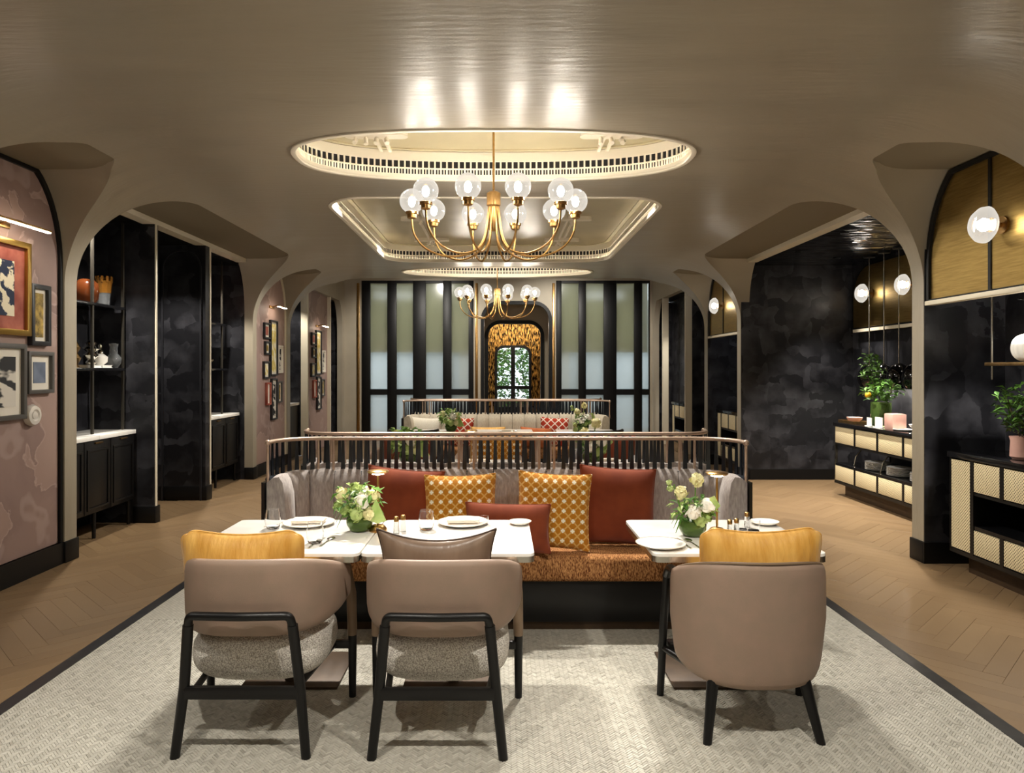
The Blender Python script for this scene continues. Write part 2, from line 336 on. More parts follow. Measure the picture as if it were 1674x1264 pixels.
# ------------------------------------------------------------------ mesh helpers
class MB:
    def __init__(s): s.v = []; s.f = []
    def add(s, vs, fs):
        k = len(s.v); s.v += [tuple(p) for p in vs]; s.f += [tuple(i+k for i in f) for f in fs]; return s
    def box(s, x0, x1, y0, y1, z0, z1, mtx=None):
        vs = [Vector(p) for p in ((x0,y0,z0),(x1,y0,z0),(x1,y1,z0),(x0,y1,z0),(x0,y0,z1),(x1,y0,z1),(x1,y1,z1),(x0,y1,z1))]
        if mtx: vs = [mtx @ p for p in vs]
        return s.add(vs, [(0,3,2,1),(4,5,6,7),(0,1,5,4),(1,2,6,5),(2,3,7,6),(3,0,4,7)])
    def cyl(s, p0, p1, r0, r1=None, n=16):
        return s.tube([p0, p1], [r0, r0 if r1 is None else r1], n)
    def tube(s, path, r, n=10, closed=False, flat=None):
        path = [Vector(p) for p in path]; m = len(path)
        rs = r if isinstance(r, (list, tuple)) else [r]*m
        vs = []; up = None
        for i, p in enumerate(path):
            if closed: t = (path[(i+1) % m]-path[i-1]).normalized()
            else: t = (path[min(i+1, m-1)]-path[max(i-1, 0)]).normalized()
            if up is None:
                up = Vector((0,0,1)) if abs(t.z) < 0.9 else Vector((0,1,0))
            a = t.cross(up)
            if a.length < 1e-6: a = t.orthogonal()
            a.normalize(); b = a.cross(t).normalized(); up = b
            fa, fb = flat if flat else (1, 1)
            for k in range(n):
                an = 2*PI*k/n
                vs.append(p + a*(math.cos(an)*rs[i]*fa) + b*(math.sin(an)*rs[i]*fb))
        fs = []
        for i in range(m if closed else m-1):
            j = (i+1) % m
            for k in range(n):
                fs.append((i*n+k, i*n+(k+1) % n, j*n+(k+1) % n, j*n+k))
        if not closed:
            fs.append(tuple(range(n-1, -1, -1))); fs.append(tuple((m-1)*n+k for k in range(n)))
        return s.add(vs, fs)
    def lathe(s, prof, n=24, c=(0,0,0), closed=False):
        vs = []; fs = []; m = len(prof)
        for r, z in prof:
            for k in range(n):
                a = 2*PI*k/n; vs.append((c[0]+max(r,1e-4)*math.cos(a), c[1]+max(r,1e-4)*math.sin(a), c[2]+z))
        for i in range(m if closed else m-1):
            j = (i+1) % m
            for k in range(n): fs.append((i*n+k, i*n+(k+1)%n, j*n+(k+1)%n, j*n+k))
        if not closed:
            fs.append(tuple(range(n-1,-1,-1))); fs.append(tuple((m-1)*n+k for k in range(n)))
        return s.add(vs, fs)
    def sphere(s, c, r, n=16, m=10, sc=(1,1,1)):
        vs = [(c[0], c[1], c[2]-r*sc[2])]
        for i in range(1, m):
            ph = -PI/2+PI*i/m
            for k in range(n):
                a = 2*PI*k/n
                vs.append((c[0]+r*sc[0]*math.cos(ph)*math.cos(a), c[1]+r*sc[1]*math.cos(ph)*math.sin(a), c[2]+r*sc[2]*math.sin(ph)))
        vs.append((c[0], c[1], c[2]+r*sc[2])); t = len(vs)-1; fs = []
        for k in range(n):
            fs.append((0, 1+(k+1)%n, 1+k)); fs.append((t, 1+(m-2)*n+k, 1+(m-2)*n+(k+1)%n))
        for i in range(m-2):
            for k in range(n):
                fs.append((1+i*n+k, 1+i*n+(k+1)%n, 1+(i+1)*n+(k+1)%n, 1+(i+1)*n+k))
        return s.add(vs, fs)
    def prism(s, poly, axis, a, b):
        """poly: 2-D points; axis 'x': points are (y,z); 'y': (x,z); 'z': (x,y)"""
        n = len(poly)
        def P(p, t):
            return {'x': (t, p[0], p[1]), 'y': (p[0], t, p[1]), 'z': (p[0], p[1], t)}[axis]
        vs = [P(p, a) for p in poly]+[P(p, b) for p in poly]
        fs = [tuple(range(n)), tuple(range(2*n-1, n-1, -1))]+[(i, n+i, n+(i+1)%n, (i+1)%n) for i in range(n)]
        return s.add(vs, fs)
    def ring(s, outer, inner, axis, a, b):
        n = len(outer)
        def P(p, t):
            return {'x': (t, p[0], p[1]), 'y': (p[0], t, p[1]), 'z': (p[0], p[1], t)}[axis]
        vs = [P(p, a) for p in outer]+[P(p, a) for p in inner]+[P(p, b) for p in outer]+[P(p, b) for p in inner]
        fs = []
        for i in range(n):
            j = (i+1)%n
            fs += [(i, n+i, n+j, j), (2*n+i, 2*n+j, 3*n+j, 3*n+i), (i, j, 2*n+j, 2*n+i), (n+i, 3*n+i, 3*n+j, n+j)]
        return s.add(vs, fs)
    def mesh(s, name, bevel=0, seg=2, smooth=30):
        me = bpy.data.meshes.new(name); me.from_pydata(s.v, [], s.f); me.update()
        bm = bmesh.new(); bm.from_mesh(me); bmesh.ops.recalc_face_normals(bm, faces=bm.faces)
        if bevel:
            es = [e for e in bm.edges if e.is_manifold and e.calc_face_angle(0) > 0.6]
            bmesh.ops.bevel(bm, geom=es, offset=bevel, segments=seg, affect='EDGES', profile=0.5, clamp_overlap=True)
        sm = math.radians(smooth)
        for f in bm.faces: f.smooth = True
        for e in bm.edges:
            e.smooth = (len(e.link_faces) == 2 and e.calc_face_angle(0) < sm)
        bm.to_mesh(me); bm.free(); return me

def link(name, me, m=None, parent=None, loc=(0,0,0), rot=(0,0,0)):
    o = bpy.data.objects.new(name, me); COL.objects.link(o)
    if m is not None:
        if not me.materials: me.materials.append(M[m] if isinstance(m, str) else m)
    o.location = loc; o.rotation_euler = rot
    if parent: o.parent = parent
    return o
def part(name, mb, m, parent=None, loc=(0,0,0), rot=(0,0,0), bevel=0, seg=2, smooth=30):
    return link(name, mb.mesh(name, bevel, seg, smooth), m, parent, loc, rot)
def tag(o, label, cat, group=None, kind=None):
    o['label'] = label; o['category'] = cat
    if group: o['group'] = group
    if kind: o['kind'] = kind
    return o
def thing(name, label, cat, loc=(0,0,0), rz=0, group=None, kind=None):
    o = bpy.data.objects.new(name, None); COL.objects.link(o); o.location = loc; o.rotation_euler = (0,0,rz)
    o.empty_display_size = 0.1
    return tag(o, label, cat, group, kind)
def dup(root, loc, rz, label, group=None):
    r = root.copy(); COL.objects.link(r); r.location = loc; r.rotation_euler = (0,0,rz); r['label'] = label
    if group: r['group'] = group
    for ch in list(root.children):
        c = ch.copy(); COL.objects.link(c); c.parent = r
        for g in ch.children:
            d = g.copy(); COL.objects.link(d); d.parent = c
    return r
def struct(name, mb, m, label, cat, bevel=0, smooth=30):
    return tag(part(name, mb, m, bevel=bevel, smooth=smooth), label, cat, kind='structure')
def cut(o, cutters):
    """boolean difference, applied without operators"""
    tmp = []
    for c in cutters:
        me = c.mesh('cutter'); co = link('cutter', me); tmp.append(co)
        md = o.modifiers.new('b', 'BOOLEAN'); md.operation = 'DIFFERENCE'; md.solver = 'EXACT'; md.object = co
    bpy.context.view_layer.update()
    dg = bpy.context.evaluated_depsgraph_get()
    me = bpy.data.meshes.new_from_object(o.evaluated_get(dg))
    o.modifiers.clear()
    bm = bmesh.new(); bm.from_mesh(me)
    bmesh.ops.remove_doubles(bm, verts=bm.verts, dist=1e-5)
    for f in bm.faces: f.smooth = True
    for e in bm.edges: e.smooth = (len(e.link_faces) == 2 and e.calc_face_angle(0) < math.radians(22))
    bm.to_mesh(me); bm.free()
    o.data = me
    for co in tmp: bpy.data.objects.remove(co)
def rrect(x0, x1, y0, y1, r, n=6):
    pts = []
    for cx, cy, a0 in ((x1-r,y1-r,0),(x0+r,y1-r,PI/2),(x0+r,y0+r,PI),(x1-r,y0+r,1.5*PI)):
        for k in range(n+1):
            a = a0+PI/2*k/n; pts.append((cx+r*math.cos(a), cy+r*math.sin(a)))
    return pts
def superell(a, b, n=96, p=2.6, c=(0,0)):
    pts = []
    for k in range(n):
        t = 2*PI*k/n; ct, st = math.cos(t), math.sin(t)
        pts.append((c[0]+a*math.copysign(abs(ct)**(2/p), ct), c[1]+b*math.copysign(abs(st)**(2/p), st)))
    return pts

# ------------------------------------------------------------------ room dimensions
XL, XR, XC = -3.50, 3.40, -0.05
ZC, ZV = 3.14, 3.08
Y0, YB, YW = -2.2, 12.2, 15.8
BAYS = {'Y': (-1.5, -0.02), 'Z': (0.14, 4.05), 'A': (4.20, 5.65), 'B': (5.81, 9.95), 'C': (10.1, 11.55), 'D': (11.72, 15.6)}
def arch_poly(y0, y1, zb, zt=ZV, ins=0.0, n=10, a=0.5, b=0.75):
    """outline (y,z) of a bay arch: jambs, elliptical shoulders cut by the flat soffit"""
    y0 += ins; y1 -= ins; zt -= ins
    a = min(a, (y1-y0)/2-0.05)
    zs = zt-0.68; b0 = math.acos(0.68/b) if 0.68 < b else 0
    pts = [(y0, zb), (y1, zb)]
    A1 = math.asin(0.68/b)
    for k in range(n+1):
        t = A1*k/n; pts.append((y1-a+a*math.cos(t), zs+b*math.sin(t)))
    for k in range(n, -1, -1):
        t = A1*k/n; pts.append((y0+a-a*math.cos(t), zs+b*math.sin(t)))
    return pts

def vault_cutter(y0, y1, xa, xin, sgn):
    """bay vault whose ends round off in plan as it runs out into the cove"""
    xe = xin-sgn*0.705; r = 0.46; N = 14
    rows = [(xa, 0.0)]
    for k in range(N+1):
        u = r*math.sin(PI/2*k/N*0.985); rows.append((xe+sgn*(r-u), r-math.sqrt(max(r*r-u*u, 0))))
    mb = MB(); vs = []; fs = []
    for x, ins in rows: vs += [(x, p[0], p[1]) for p in arch_poly(y0+ins, y1-ins, -0.1)]
    n = len(vs)//len(rows)
    for i in range(len(rows)-1):
        for k in range(n): fs.append((i*n+k, i*n+(k+1)%n, (i+1)*n+(k+1)%n, (i+1)*n+k))
    fs.append(tuple(range(n))); fs.append(tuple((len(rows)-1)*n+k for k in range(n))[::-1])
    return mb.add(vs, fs)
# ---- side walls with coves and vaulted bays
for side, sgn, xin in (('left', -1, XL), ('right', 1, XR)):
    xt = xin-sgn*1.1; xo = xin+sgn*0.12
    prof = [(xo, 0), (xin, 0)]
    N = 40
    for k in range(N+1):
        t = PI/2*k/N
        prof.append((xt+sgn*1.1*math.cos(t), 2.24+0.9*math.sin(t)))
    prof += [(xt, 3.5), (xo, 3.5)]
    wl = struct('wall_%s' % side, MB().prism(prof, 'y', Y0, YB), 'ceiling_plaster', 'cream plaster arcade along the %s with flared pillars sweeping into the ceiling' % side, 'wall')
    cut(wl, [vault_cutter(y0, y1, xo+sgn*0.3, xin, sgn) for k, (y0, y1) in BAYS.items()])
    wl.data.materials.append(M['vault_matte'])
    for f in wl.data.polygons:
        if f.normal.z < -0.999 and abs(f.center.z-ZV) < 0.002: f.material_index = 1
    wr = struct('wall_rear_%s' % side, MB().box(min(xin, xo), max(xin, xo), YB, YW, 0, 3.8), 'pillar_plaster', 'cream plaster wall at the far %s end beside the glazed doors' % side, 'wall')
    cut(wr, [MB().prism(arch_poly(BAYS['D'][0], BAYS['D'][1], -0.1, 3.06), 'x', xo+sgn*0.3, xin-sgn*0.5)])
    # dark baseboards wrap the pillar feet
    bb = MB(); ks = list(BAYS.values()); prev = Y0
    for (y0, y1) in ks+[(YW, YW)]:
        bb.box(min(xin-sgn*0.015, xo), max(xin-sgn*0.015, xo), prev-0.012, y0+0.012, 0, 0.17); prev = y1
    struct('baseboard_%s' % side, bb, 'black_paint', 'black baseboard blocks round the %s pillar feet' % side, 'baseboard', bevel=0.004)

# ---- main ceiling with three coffers
ceil = struct('ceiling', MB().box(XL+1.1-0.002, XR-1.1+0.002, Y0, YB, ZC, 3.75), 'ceiling_plaster', 'glossy taupe plaster ceiling with three lit coffers', 'ceiling')
CH = 0.24
COF = [superell(1.49, 0.635, 96, 2.6, (XC, 5.265)), rrect(XC-1.62, XC+1.62, 6.46, 10.33, 0.42, 10), superell(1.55, 0.55, 96, 2.4, (XC, 11.4)),
       superell(1.49, 0.635, 96, 2.6, (XC, -0.9))]  # last one: unseen coffer added behind the viewpoint for fill light
cut(ceil, [MB().prism(p, 'z', ZC-0.2, ZC+CH) for p in COF])
struct('ceiling_rear', MB().box(XL-0.12, XR+0.12, YB, YW+0.2, 3.72, 3.85), 'pillar_plaster', 'taller cream ceiling over the far end by the glazed doors', 'ceiling')
def off(poly, d, c):
    out = []; n = len(poly)
    for i in range(n):
        p, q = Vector(poly[i-1]), Vector(poly[(i+1)%n]); t = q-p
        if t.length < 1e-9: t = Vector((1,0))
        t.normalize(); out.append((poly[i][0]+t.y*d*-1, poly[i][1]+t.x*d))
    return out
for i, p in enumerate(COF):
    cc = (XC, sum(q[1] for q in p)/len(p))
    nm = ('oval coffer above the nearest chandelier', 'long rectangular coffer in the ceiling middle', 'far oval coffer above the far chandelier', 'unseen oval coffer added behind the viewpoint for fill light')[i]
    root = thing('trim_%d' % (i+1), 'pale perforated band and lit rim lining the '+nm, 'coffer trim', (0,0,0), kind='structure')
    e = 0.012
    q1 = off(p, e, cc); q2 = off(p, e+0.012, cc); q3 = off(p, 0.02+e+0.03, cc)
    part('backing', MB().ring(p, off(p, 0.008, cc), 'z', ZC+0.004, ZC+0.17), 'grille_dark', root)
    part('rim', MB().ring(off(p, -0.0005, cc), off(p, 0.036, cc), 'z', ZC-0.012, ZC+0.006), 'coffer_white', root, bevel=0.004)
    part('rim_lip', MB().ring(off(p, 0.028, cc), off(p, 0.036, cc), 'z', ZC+0.006, ZC+0.036), 'coffer_white', root)
    part('band', MB().ring(q1, q2, 'z', ZC+0.150, ZC+CH-0.012), 'coffer_white', root)
    part('cornice', MB().ring(off(p, 0.05, cc), off(p, 0.085, cc), 'z', ZC+CH-0.016, ZC+CH-0.004), 'coffer_top', root)
    led = part('light_strip', MB().ring(off(p, 0.019, cc), off(p, 0.027, cc), 'z', ZC+0.006, ZC+0.016), 'cove_led', root)
    # lattice of uprights and rails over the dark backing
    L = [0]
    for k in range(len(p)): L.append(L[-1]+(Vector(p[(k+1)%len(p)])-Vector(p[k])).length)
    step = 0.05; g = MB(); s = 0.0; k = 0
    pp = off(p, 0.008, cc)
    while s < L[-1]-step*0.5:
        while L[k+1] < s: k += 1
        t = (s-L[k])/(L[k+1]-L[k]); a = Vector(pp[k]); b = Vector(pp[(k+1)%len(p)]); c0 = a.lerp(b, t); d = (b-a).normalized()
        mt = Matrix.Translation((c0.x, c0.y, 0)) @ Matrix(((d.x, -d.y, 0, 0), (d.y, d.x, 0, 0), (0,0,1,0), (0,0,0,1)))
        g.box(-0.007, 0.007, 0, 0.01, ZC+0.03, ZC+0.155, mt)
        mt2 = mt @ Matrix.Translation((step/2, 0, 0))
        g.box(-0.004, 0.004, 0, 0.01, ZC+0.03, ZC+0.088, mt2)
        s += step
    lat = part('lattice', g, 'coffer_white', root); lat['kind'] = 'stuff'
    part('lattice_rail', MB().ring(off(p, 0.008, cc), off(p, 0.02, cc), 'z', ZC+0.084, ZC+0.094), 'coffer_white', root)
    part('coffer_soffit', MB().prism(off(p, 0.012, cc), 'z', ZC+CH-0.006, ZC+CH), 'coffer_top', root)
    # pairs of battens and rounded service plates with spot heads
    ys = [q[1] for q in p]; ya, yb = min(ys)+0.08, max(ys)-0.08
    for sx in (-1, 1):
        for dx in (0, 0.07):
            part('batten', MB().box(XC+sx*(0.86+dx)-0.012, XC+sx*(0.86+dx)+0.012, ya, yb, ZC+CH-0.03, ZC+CH-0.006), 'coffer_white', root)
        for yy in ([cc[1]+0.12] if i != 1 else [ya+0.5, cc[1], yb-0.5]):
            part('service_plate', MB().prism(rrect(XC+sx*0.9-0.24, XC+sx*0.9+0.24, yy-0.055, yy+0.055, 0.05), 'z', ZC+CH-0.045, ZC+CH-0.006), 'coffer_white', root)

# ---- near and far end walls
struct('wall_near', MB().box(XL-1, XR+2, Y0-0.12, Y0, 0, 3.6), 'pillar_plaster', 'cream wall closing the room behind the viewpoint', 'wall')
fw = struct('wall_far', MB().box(XL-0.3, XR+0.3, YW, YW+0.14, 0, 3.8), 'pillar_plaster', 'cream far wall holding glazed panels and a round-cornered portal', 'wall')
AX = 0.36
def portal(x0, x1, zt, r, zb=0, n=10):
    pts = [(x0, zb), (x1, zb)]
    for k in range(n+1): a = PI/2*k/n; pts.append((x1-r+r*math.cos(a), zt-r+r*math.sin(a)))
    for k in range(n+1): a = PI/2+PI/2*k/n; pts.append((x0+r+r*math.cos(a), zt-r+r*math.sin(a)))
    return pts
WIN = [(-3.12, -0.60), (1.25, 3.36)]
cut(fw, [MB().box(a, b, YW-0.3, YW+0.4, -0.1, 3.56) for a, b in WIN]+[MB().prism(portal(AX-0.80, AX+0.80, 3.10, 0.42, -0.1), 'y', YW-0.3, YW+0.4)])

# ---- floor: oak herringbone, mosaic runner, dark border
floor = struct('floor', MB().box(-6.2, 6.2, Y0, 21.0, -0.06, -0.006), 'oak_plank', 'warm oak herringbone parquet floor either side of the mosaic runner', 'floor')
MX0, MX1, MY0, MY1 = -2.31, 2.215, -1.6, 11.9
def herring(L, W, xr, yr, keep):
    out = []; n = round(L/W); R = int(max(abs(v) for v in xr+yr)/W*1.6)+2*n
    c = math.cos(PI/4)
    rng = max(xr[1]-xr[0], yr[1]-yr[0])
    cx, cy = (xr[0]+xr[1])/2, (yr[0]+yr[1])/2
    K = int(rng*0.75/W)+2*n
    for x in range(-K, K):
        for y in range(-K, K):
            k = (x-y) % (2*n)
            if k == 0: u, v, rot = (x+n/2)*W, (y+.5)*W, 0
            elif k == 2*n-1: u, v, rot = (x+.5)*W, (y+n/2)*W, 1
            else: continue
            X = cx+c*(u-v); Y = cy+c*(u+v)
            if keep(X, Y): out.append((X, Y, PI/4+rot*PI/2))
    return out
def pieces(name, spots, L, W, gap, h, z, m, parent, near, stuffname):
    spots.sort(key=near)
    mb = MB(); a, b = L/2-gap, W/2-gap; ch = min(0.001, b*0.2)
    tv = [(-a,-b,-h),(a,-b,-h),(a,b,-h),(-a,b,-h),(-a,-b,-ch),(a,-b,-ch),(a,b,-ch),(-a,b,-ch),(-a+ch,-b+ch,0),(a-ch,-b+ch,0),(a-ch,b-ch,0),(-a+ch,b-ch,0)]
    tf = [(8,9,10,11)]+[(i,(i+1)%4,4+(i+1)%4,4+i) for i in range(4)]+[(4+i,4+(i+1)%4,8+(i+1)%4,8+i) for i in range(4)]
    mb.add(tv, tf); me = mb.mesh(name, smooth=10)
    for X, Y, r in spots[:300]:
        link(name, me, m, parent, (X, Y, z+random.uniform(-.0006, .0006)), (0, 0, r))
    g = MB()
    for X, Y, r in spots[300:]:
        c, s = math.cos(r), math.sin(r); dz = random.uniform(-.0006, .0006)
        g.add([(X+c*p[0]-s*p[1], Y+s*p[0]+c*p[1], z+p[2]+dz) for p in tv], tf)
    o = part(stuffname, g, m, parent, smooth=10); o['kind'] = 'stuff'
def vis(X, Y): return Y > 1.2 and abs(VPX+F_PX*X/Y-837) < 837 and (VPY+F_PX*CAM_H/Y) < 1264
def near_key(p):
    return (0 if vis(p[0], p[1]) else 100)+p[1]
wood = herring(0.6, 0.1, (-5.2, 5.2), (0.5, 16.2), lambda X, Y: (XL-0.75 < X < 5.1) and 0.6 < Y < 15.8 and not (MX0+0.35 < X < MX1-0.35 and Y < MY1-0.35)
               and not (X < XL-0.1 and not (3.6 < Y < 12)) and not (X > XR+0.15 and not (3.6 < Y < 12)))
pieces('plank', wood, 0.6, 0.1, 0.0003, 0.006, 0.0, 'oak_plank', floor, near_key, 'parquet')
mos = struct('floor_mosaic', MB().box(MX0+0.02, MX1-0.02, MY0, MY1, -0.004, 0.004), 'grout', 'pale grey chevron mosaic runner under the dining tables', 'floor')
TL, TW = 0.033, 0.011
tiles = herring(TL, TW, (MX0+0.06, MX1-0.06), (2.2, 4.35), lambda X, Y: MX0+0.06 < X < MX1-0.06 and 2.2 < Y < 4.35)
pieces('tile', tiles, TL, TW, 0.0006, 0.003, 0.0062, 'mosaic_tile', mos, near_key, 'tiles')
part('tile_field', MB().box(MX0+0.03, MX1-0.03, 4.35, MY1-0.02, 0.003, 0.0062), 'mosaic_far', mos)
part('tile_field', MB().box(MX0+0.03, MX1-0.03, MY0, 2.2, 0.003, 0.0062), 'mosaic_far', mos)
bd = MB().box(MX0, MX0+0.075, MY0, MY1, -0.003, 0.0085).box(MX1-0.075, MX1, MY0, MY1, -0.003, 0.0085).box(MX0, MX1, MY1-0.075, MY1, -0.003, 0.0085)
struct('trim_5', bd, 'border_stone', 'narrow black stone border edging the mosaic runner', 'floor border')

# ---- dark niches behind the arcade
ZD = 3.03
def wallbox(name, b, m, label, cat='wall'):
    return struct(name, MB().box(*b), m, label, cat)
# left side
def arch_frame(name, y0, y1, x, sgn, m, label, wdt=0.02, zb=0.17):
    P = arch_poly(y0, y1, zb, ZV, 0.004); Q = arch_poly(y0+wdt, y1-wdt, zb, ZV-wdt, 0.004)
    return struct(name, MB().ring(P, Q, 'x', x, x+sgn*0.03), m, label, 'trim')
for key, lab in (('A', 'nearest'), ('C', 'far')):
    y0, y1 = BAYS[key]
    wp = struct('wall_paper_%s' % lab, MB().prism(arch_poly(y0, y1, 0.17, ZV, 0.002), 'x', XL-0.10, XL-0.035), 'wallpaper_rose',
           'rose and mauve petal wallpaper filling the %s arch on the left' % lab, 'wall')
    struct('baseboard_%s' % lab, MB().box(XL-0.12, XL-0.0, y0, y1, 0, 0.17), 'black_paint', 'black baseboard under the %s rose wallpaper' % lab, 'baseboard')
arch_frame('trim_6', *BAYS['A'], XL-0.012, -1, 'black_paint', 'black arched edging round the nearest rose wallpaper', 0.028)
arch_frame('trim_7', *BAYS['C'], XL-0.012, -1, 'cream_trim', 'cream arched edging round the far rose wallpaper', 0.028)
XN = -4.15
wallbox('wall_niche_left', (XN-0.1, XN, 5.6, 7.16, 0, ZD), 'dark_plaster', 'charcoal plaster back of the nearer shelf niche on the left')
wallbox('wall_niche_near', (XN, XL-0.12, 5.70, 5.80, 0, ZD), 'dark_plaster', 'dark end wall of the nearer shelf niche on the left')
wallbox('wall_partition_1', (XN-0.5, XL-0.005, 7.13, 7.20, 0, ZD), 'dark_plaster', 'black partition between the nearer shelf niche and the passage')
wallbox('wall_partition_2', (-5.6, XL-0.005, 8.36, 8.50, 0, ZD), 'dark_plaster', 'black partition with arched moulding between passage and far niche')
wallbox('wall_passage', (-5.7, -5.6, 7.0, 8.6, 0, ZD), 'dark_plaster', 'dark end of the side passage on the left')
wallbox('wall_passage_near', (-5.6, XN-0.5, 7.13, 7.20, 0, ZD), 'dark_plaster', 'dark near side of the passage on the left')
wallbox('wall_niche_far_left', (XN-0.1, XN, 8.5, 10.02, 0, ZD), 'dark_plaster', 'charcoal plaster back of the farther shelf niche on the left')
wallbox('wall_niche_end', (XN, XL-0.12, 9.955, 10.05, 0, ZD), 'dark_plaster', 'dark far end wall of the farther shelf niche')
wallbox('ceiling_niche_left', (-5.7, XL-0.125, 5.6, 10.05, ZD, ZD+0.1), 'black_paint', 'black ceiling over the left niches and passage', 'ceiling')
for nm, bx in (('baseboard_partition_near', (-3.72, XL+0.012, 7.115, 7.215, 0, 0.17)), ('baseboard_partition_far', (-4.2, XL+0.012, 8.35, 8.515, 0, 0.17))):
    struct(nm, MB().box(*bx), 'black_paint', 'black base block under the %s partition of the left bay' % nm.split('_')[-1], 'baseboard', bevel=0.004)
tr = MB().box(XL-0.03, XL+0.006, 7.135, 7.165, 0.17, ZD).box(XL-0.03, XL+0.006, 8.47, 8.50, 0.17, ZD)
struct('trim_8', tr, 'cream_trim', 'two slim cream uprights dividing the left shelf bay', 'trim')
struct('trim_9', MB().box(XL-0.13, XL+0.004, 6.09, 9.67, ZD, ZV), 'cream_trim', 'cream lintel strip along the top of the left shelf bay', 'trim')
# arched moulding on passage wall
mo = portal(-4.02, -3.545, 2.98, 0.235, 0.0); mi = portal(-4.0, -3.565, 2.96, 0.215, 0.0)
struct('trim_10', MB().ring(mo, mi, 'y', 8.335, 8.362), 'frame_dark', 'slim black arched moulding on the passage wall', 'trim')
# left rear bay D
y0, y1 = BAYS['D']
wallbox('wall_rear_niche_near', (XL-0.6, XL-0.5, y0-.1, 12.80, 0, 3.2), 'dark_plaster', 'dark plaster niche back at the far left')
wallbox('wall_rear_niche_end', (XL-0.6, XL-0.125, 14.50, 14.56, 0, 3.2), 'dark_plaster', 'dark fin past the far rose wallpaper panel')
wallbox('wall_rear_niche_back', (XL-0.6, XL-0.5, 14.5, 15.75, 0, 3.2), 'dark_plaster', 'dark plaster niche back beside the glazed doors')
wallbox('wall_paper_rear', (XL-0.12, XL-0.06, 12.80, 14.50, 0, 3.05), 'wallpaper_rose', 'rose wallpaper panel in the farthest arch on the left')
struct('trim_11', MB().box(XL-0.12, XL+0.004, 12.76, 12.82, 0, 3.055).box(XL-0.12, XL+0.004, 14.46, 14.52, 0, 3.055), 'cream_trim', 'pair of cream uprights either side of the farthest rose wallpaper', 'trim')
wallbox('ceiling_rear_niche_left', (XL-0.6, XL-0.125, y0-.1, YW, 3.07, 3.2), 'black_paint', 'black ceiling of the far left niche', 'ceiling')
wallbox('wall_rear_side_left', (XL-0.6, XL-0.125, YW-0.15, YW-0.05, 0, 3.07), 'dark_plaster', 'dark end wall of the far left niche')
wallbox('wall_rear_niche_start', (XL-0.6, XL-0.125, y0-0.14, y0-0.04, 0, 3.2), 'dark_plaster', 'dark near end wall of the far left niche')
wallbox('wall_rear_niche_side', (XL-0.6, XL-0.125, 12.74, 12.80, 0, 3.07), 'dark_plaster', 'dark fin before the farthest rose wallpaper')
# right side A and C : niche with hood
for key, lab in (('A', 'nearest'), ('C', 'far')):
    y0, y1 = BAYS[key]
    wallbox('wall_bar_%s_back' % lab, (4.05, 4.15, y0-0.1, y1+0.1, 0, 3.2), 'dark_plaster', 'dark plaster back wall of the %s bar niche on the right' % lab)
    wallbox('wall_bar_%s_end' % lab, (XR+0.004, 4.05, y1-0.007, y1+0.05, 0, 3.05), 'dark_plaster', 'dark plaster end wall of the %s bar niche on the right' % lab)
    wallbox('wall_bar_%s_start' % lab, (XR+0.125, 4.05, y0-0.05, y0, 0, 3.05), 'dark_plaster', 'dark near side of the %s bar niche on the right' % lab)
    struct('baseboard_bar_%s' % lab, MB().box(XR-0.012, 4.05, y1-0.025, y1-0.006, 0, 0.17), 'black_paint', 'black baseboard at the end of the %s bar niche' % lab, 'baseboard')
# right B : open servery
XS = 4.98
wallbox('wall_servery_far', (XR+0.004, XS+0.1, 9.944, 9.99, 0, 3.1), 'dark_plaster', 'large charcoal brushed plaster wall closing the servery recess')
wallbox('wall_servery_back', (XS, XS+0.1, 5.6, 9.945, 0, 3.1), 'dark_plaster', 'dark back wall of the servery recess behind the long counter')
wallbox('wall_servery_near', (XR+0.125, XS, 5.70, 5.80, 0, 3.1), 'dark_plaster', 'dark near side of the servery recess')
wallbox('ceiling_servery', (XR+0.125, XS, 5.8, 9.945, ZD, ZD+0.07), 'dark_ripple', 'dark glossy rippled ceiling over the servery recess', 'ceiling')
struct('baseboard_servery', MB().box(XR+0.125, XS, 9.93, 9.944, 0, 0.15), 'black_paint', 'black baseboard along the charcoal servery wall', 'baseboard')
struct('trim_12', MB().box(XR-0.004, XR+0.13, 6.09, 9.67, ZD, ZV), 'cream_trim', 'cream lintel strip along the top of the servery opening', 'trim')
# right rear bay D
y0, y1 = BAYS['D']
wallbox('wall_rear_bar_back', (XR+0.4, XR+0.5, y0-0.1, YW, 0, 3.2), 'dark_plaster', 'dark plaster wall of the farthest niche on the right')
wallbox('wall_rear_bar_fin', (XR+0.125, XR+0.4, 12.93, 13.0, 0, 3.05), 'dark_plaster', 'dark fin in the farthest niche on the right')
wallbox('wall_rear_bar_side', (XR+0.125, XR+0.4, YW-0.15, YW-0.05, 0, 3.05), 'dark_plaster', 'dark end wall of the farthest niche on the right')
wallbox('ceiling_rear_niche_right', (XR+0.125, XR+0.5, y0-.1, YW, 3.07, 3.2), 'black_paint', 'black ceiling of the far right niche', 'ceiling')
wallbox('wall_rear_bar_start', (XR+0.125, XR+0.5, y0-0.14, y0-0.04, 0, 3.2), 'dark_plaster', 'dark near end wall of the farthest niche on the right')
struct('trim_13', MB().box(XR-0.004, XR+0.12, 12.92, 12.97, 0, 3.055).box(XR-0.004, XR+0.12, 14.72, 14.78, 0, 3.055), 'cream_trim', 'pair of cream uprights in the farthest arch on the right', 'trim')
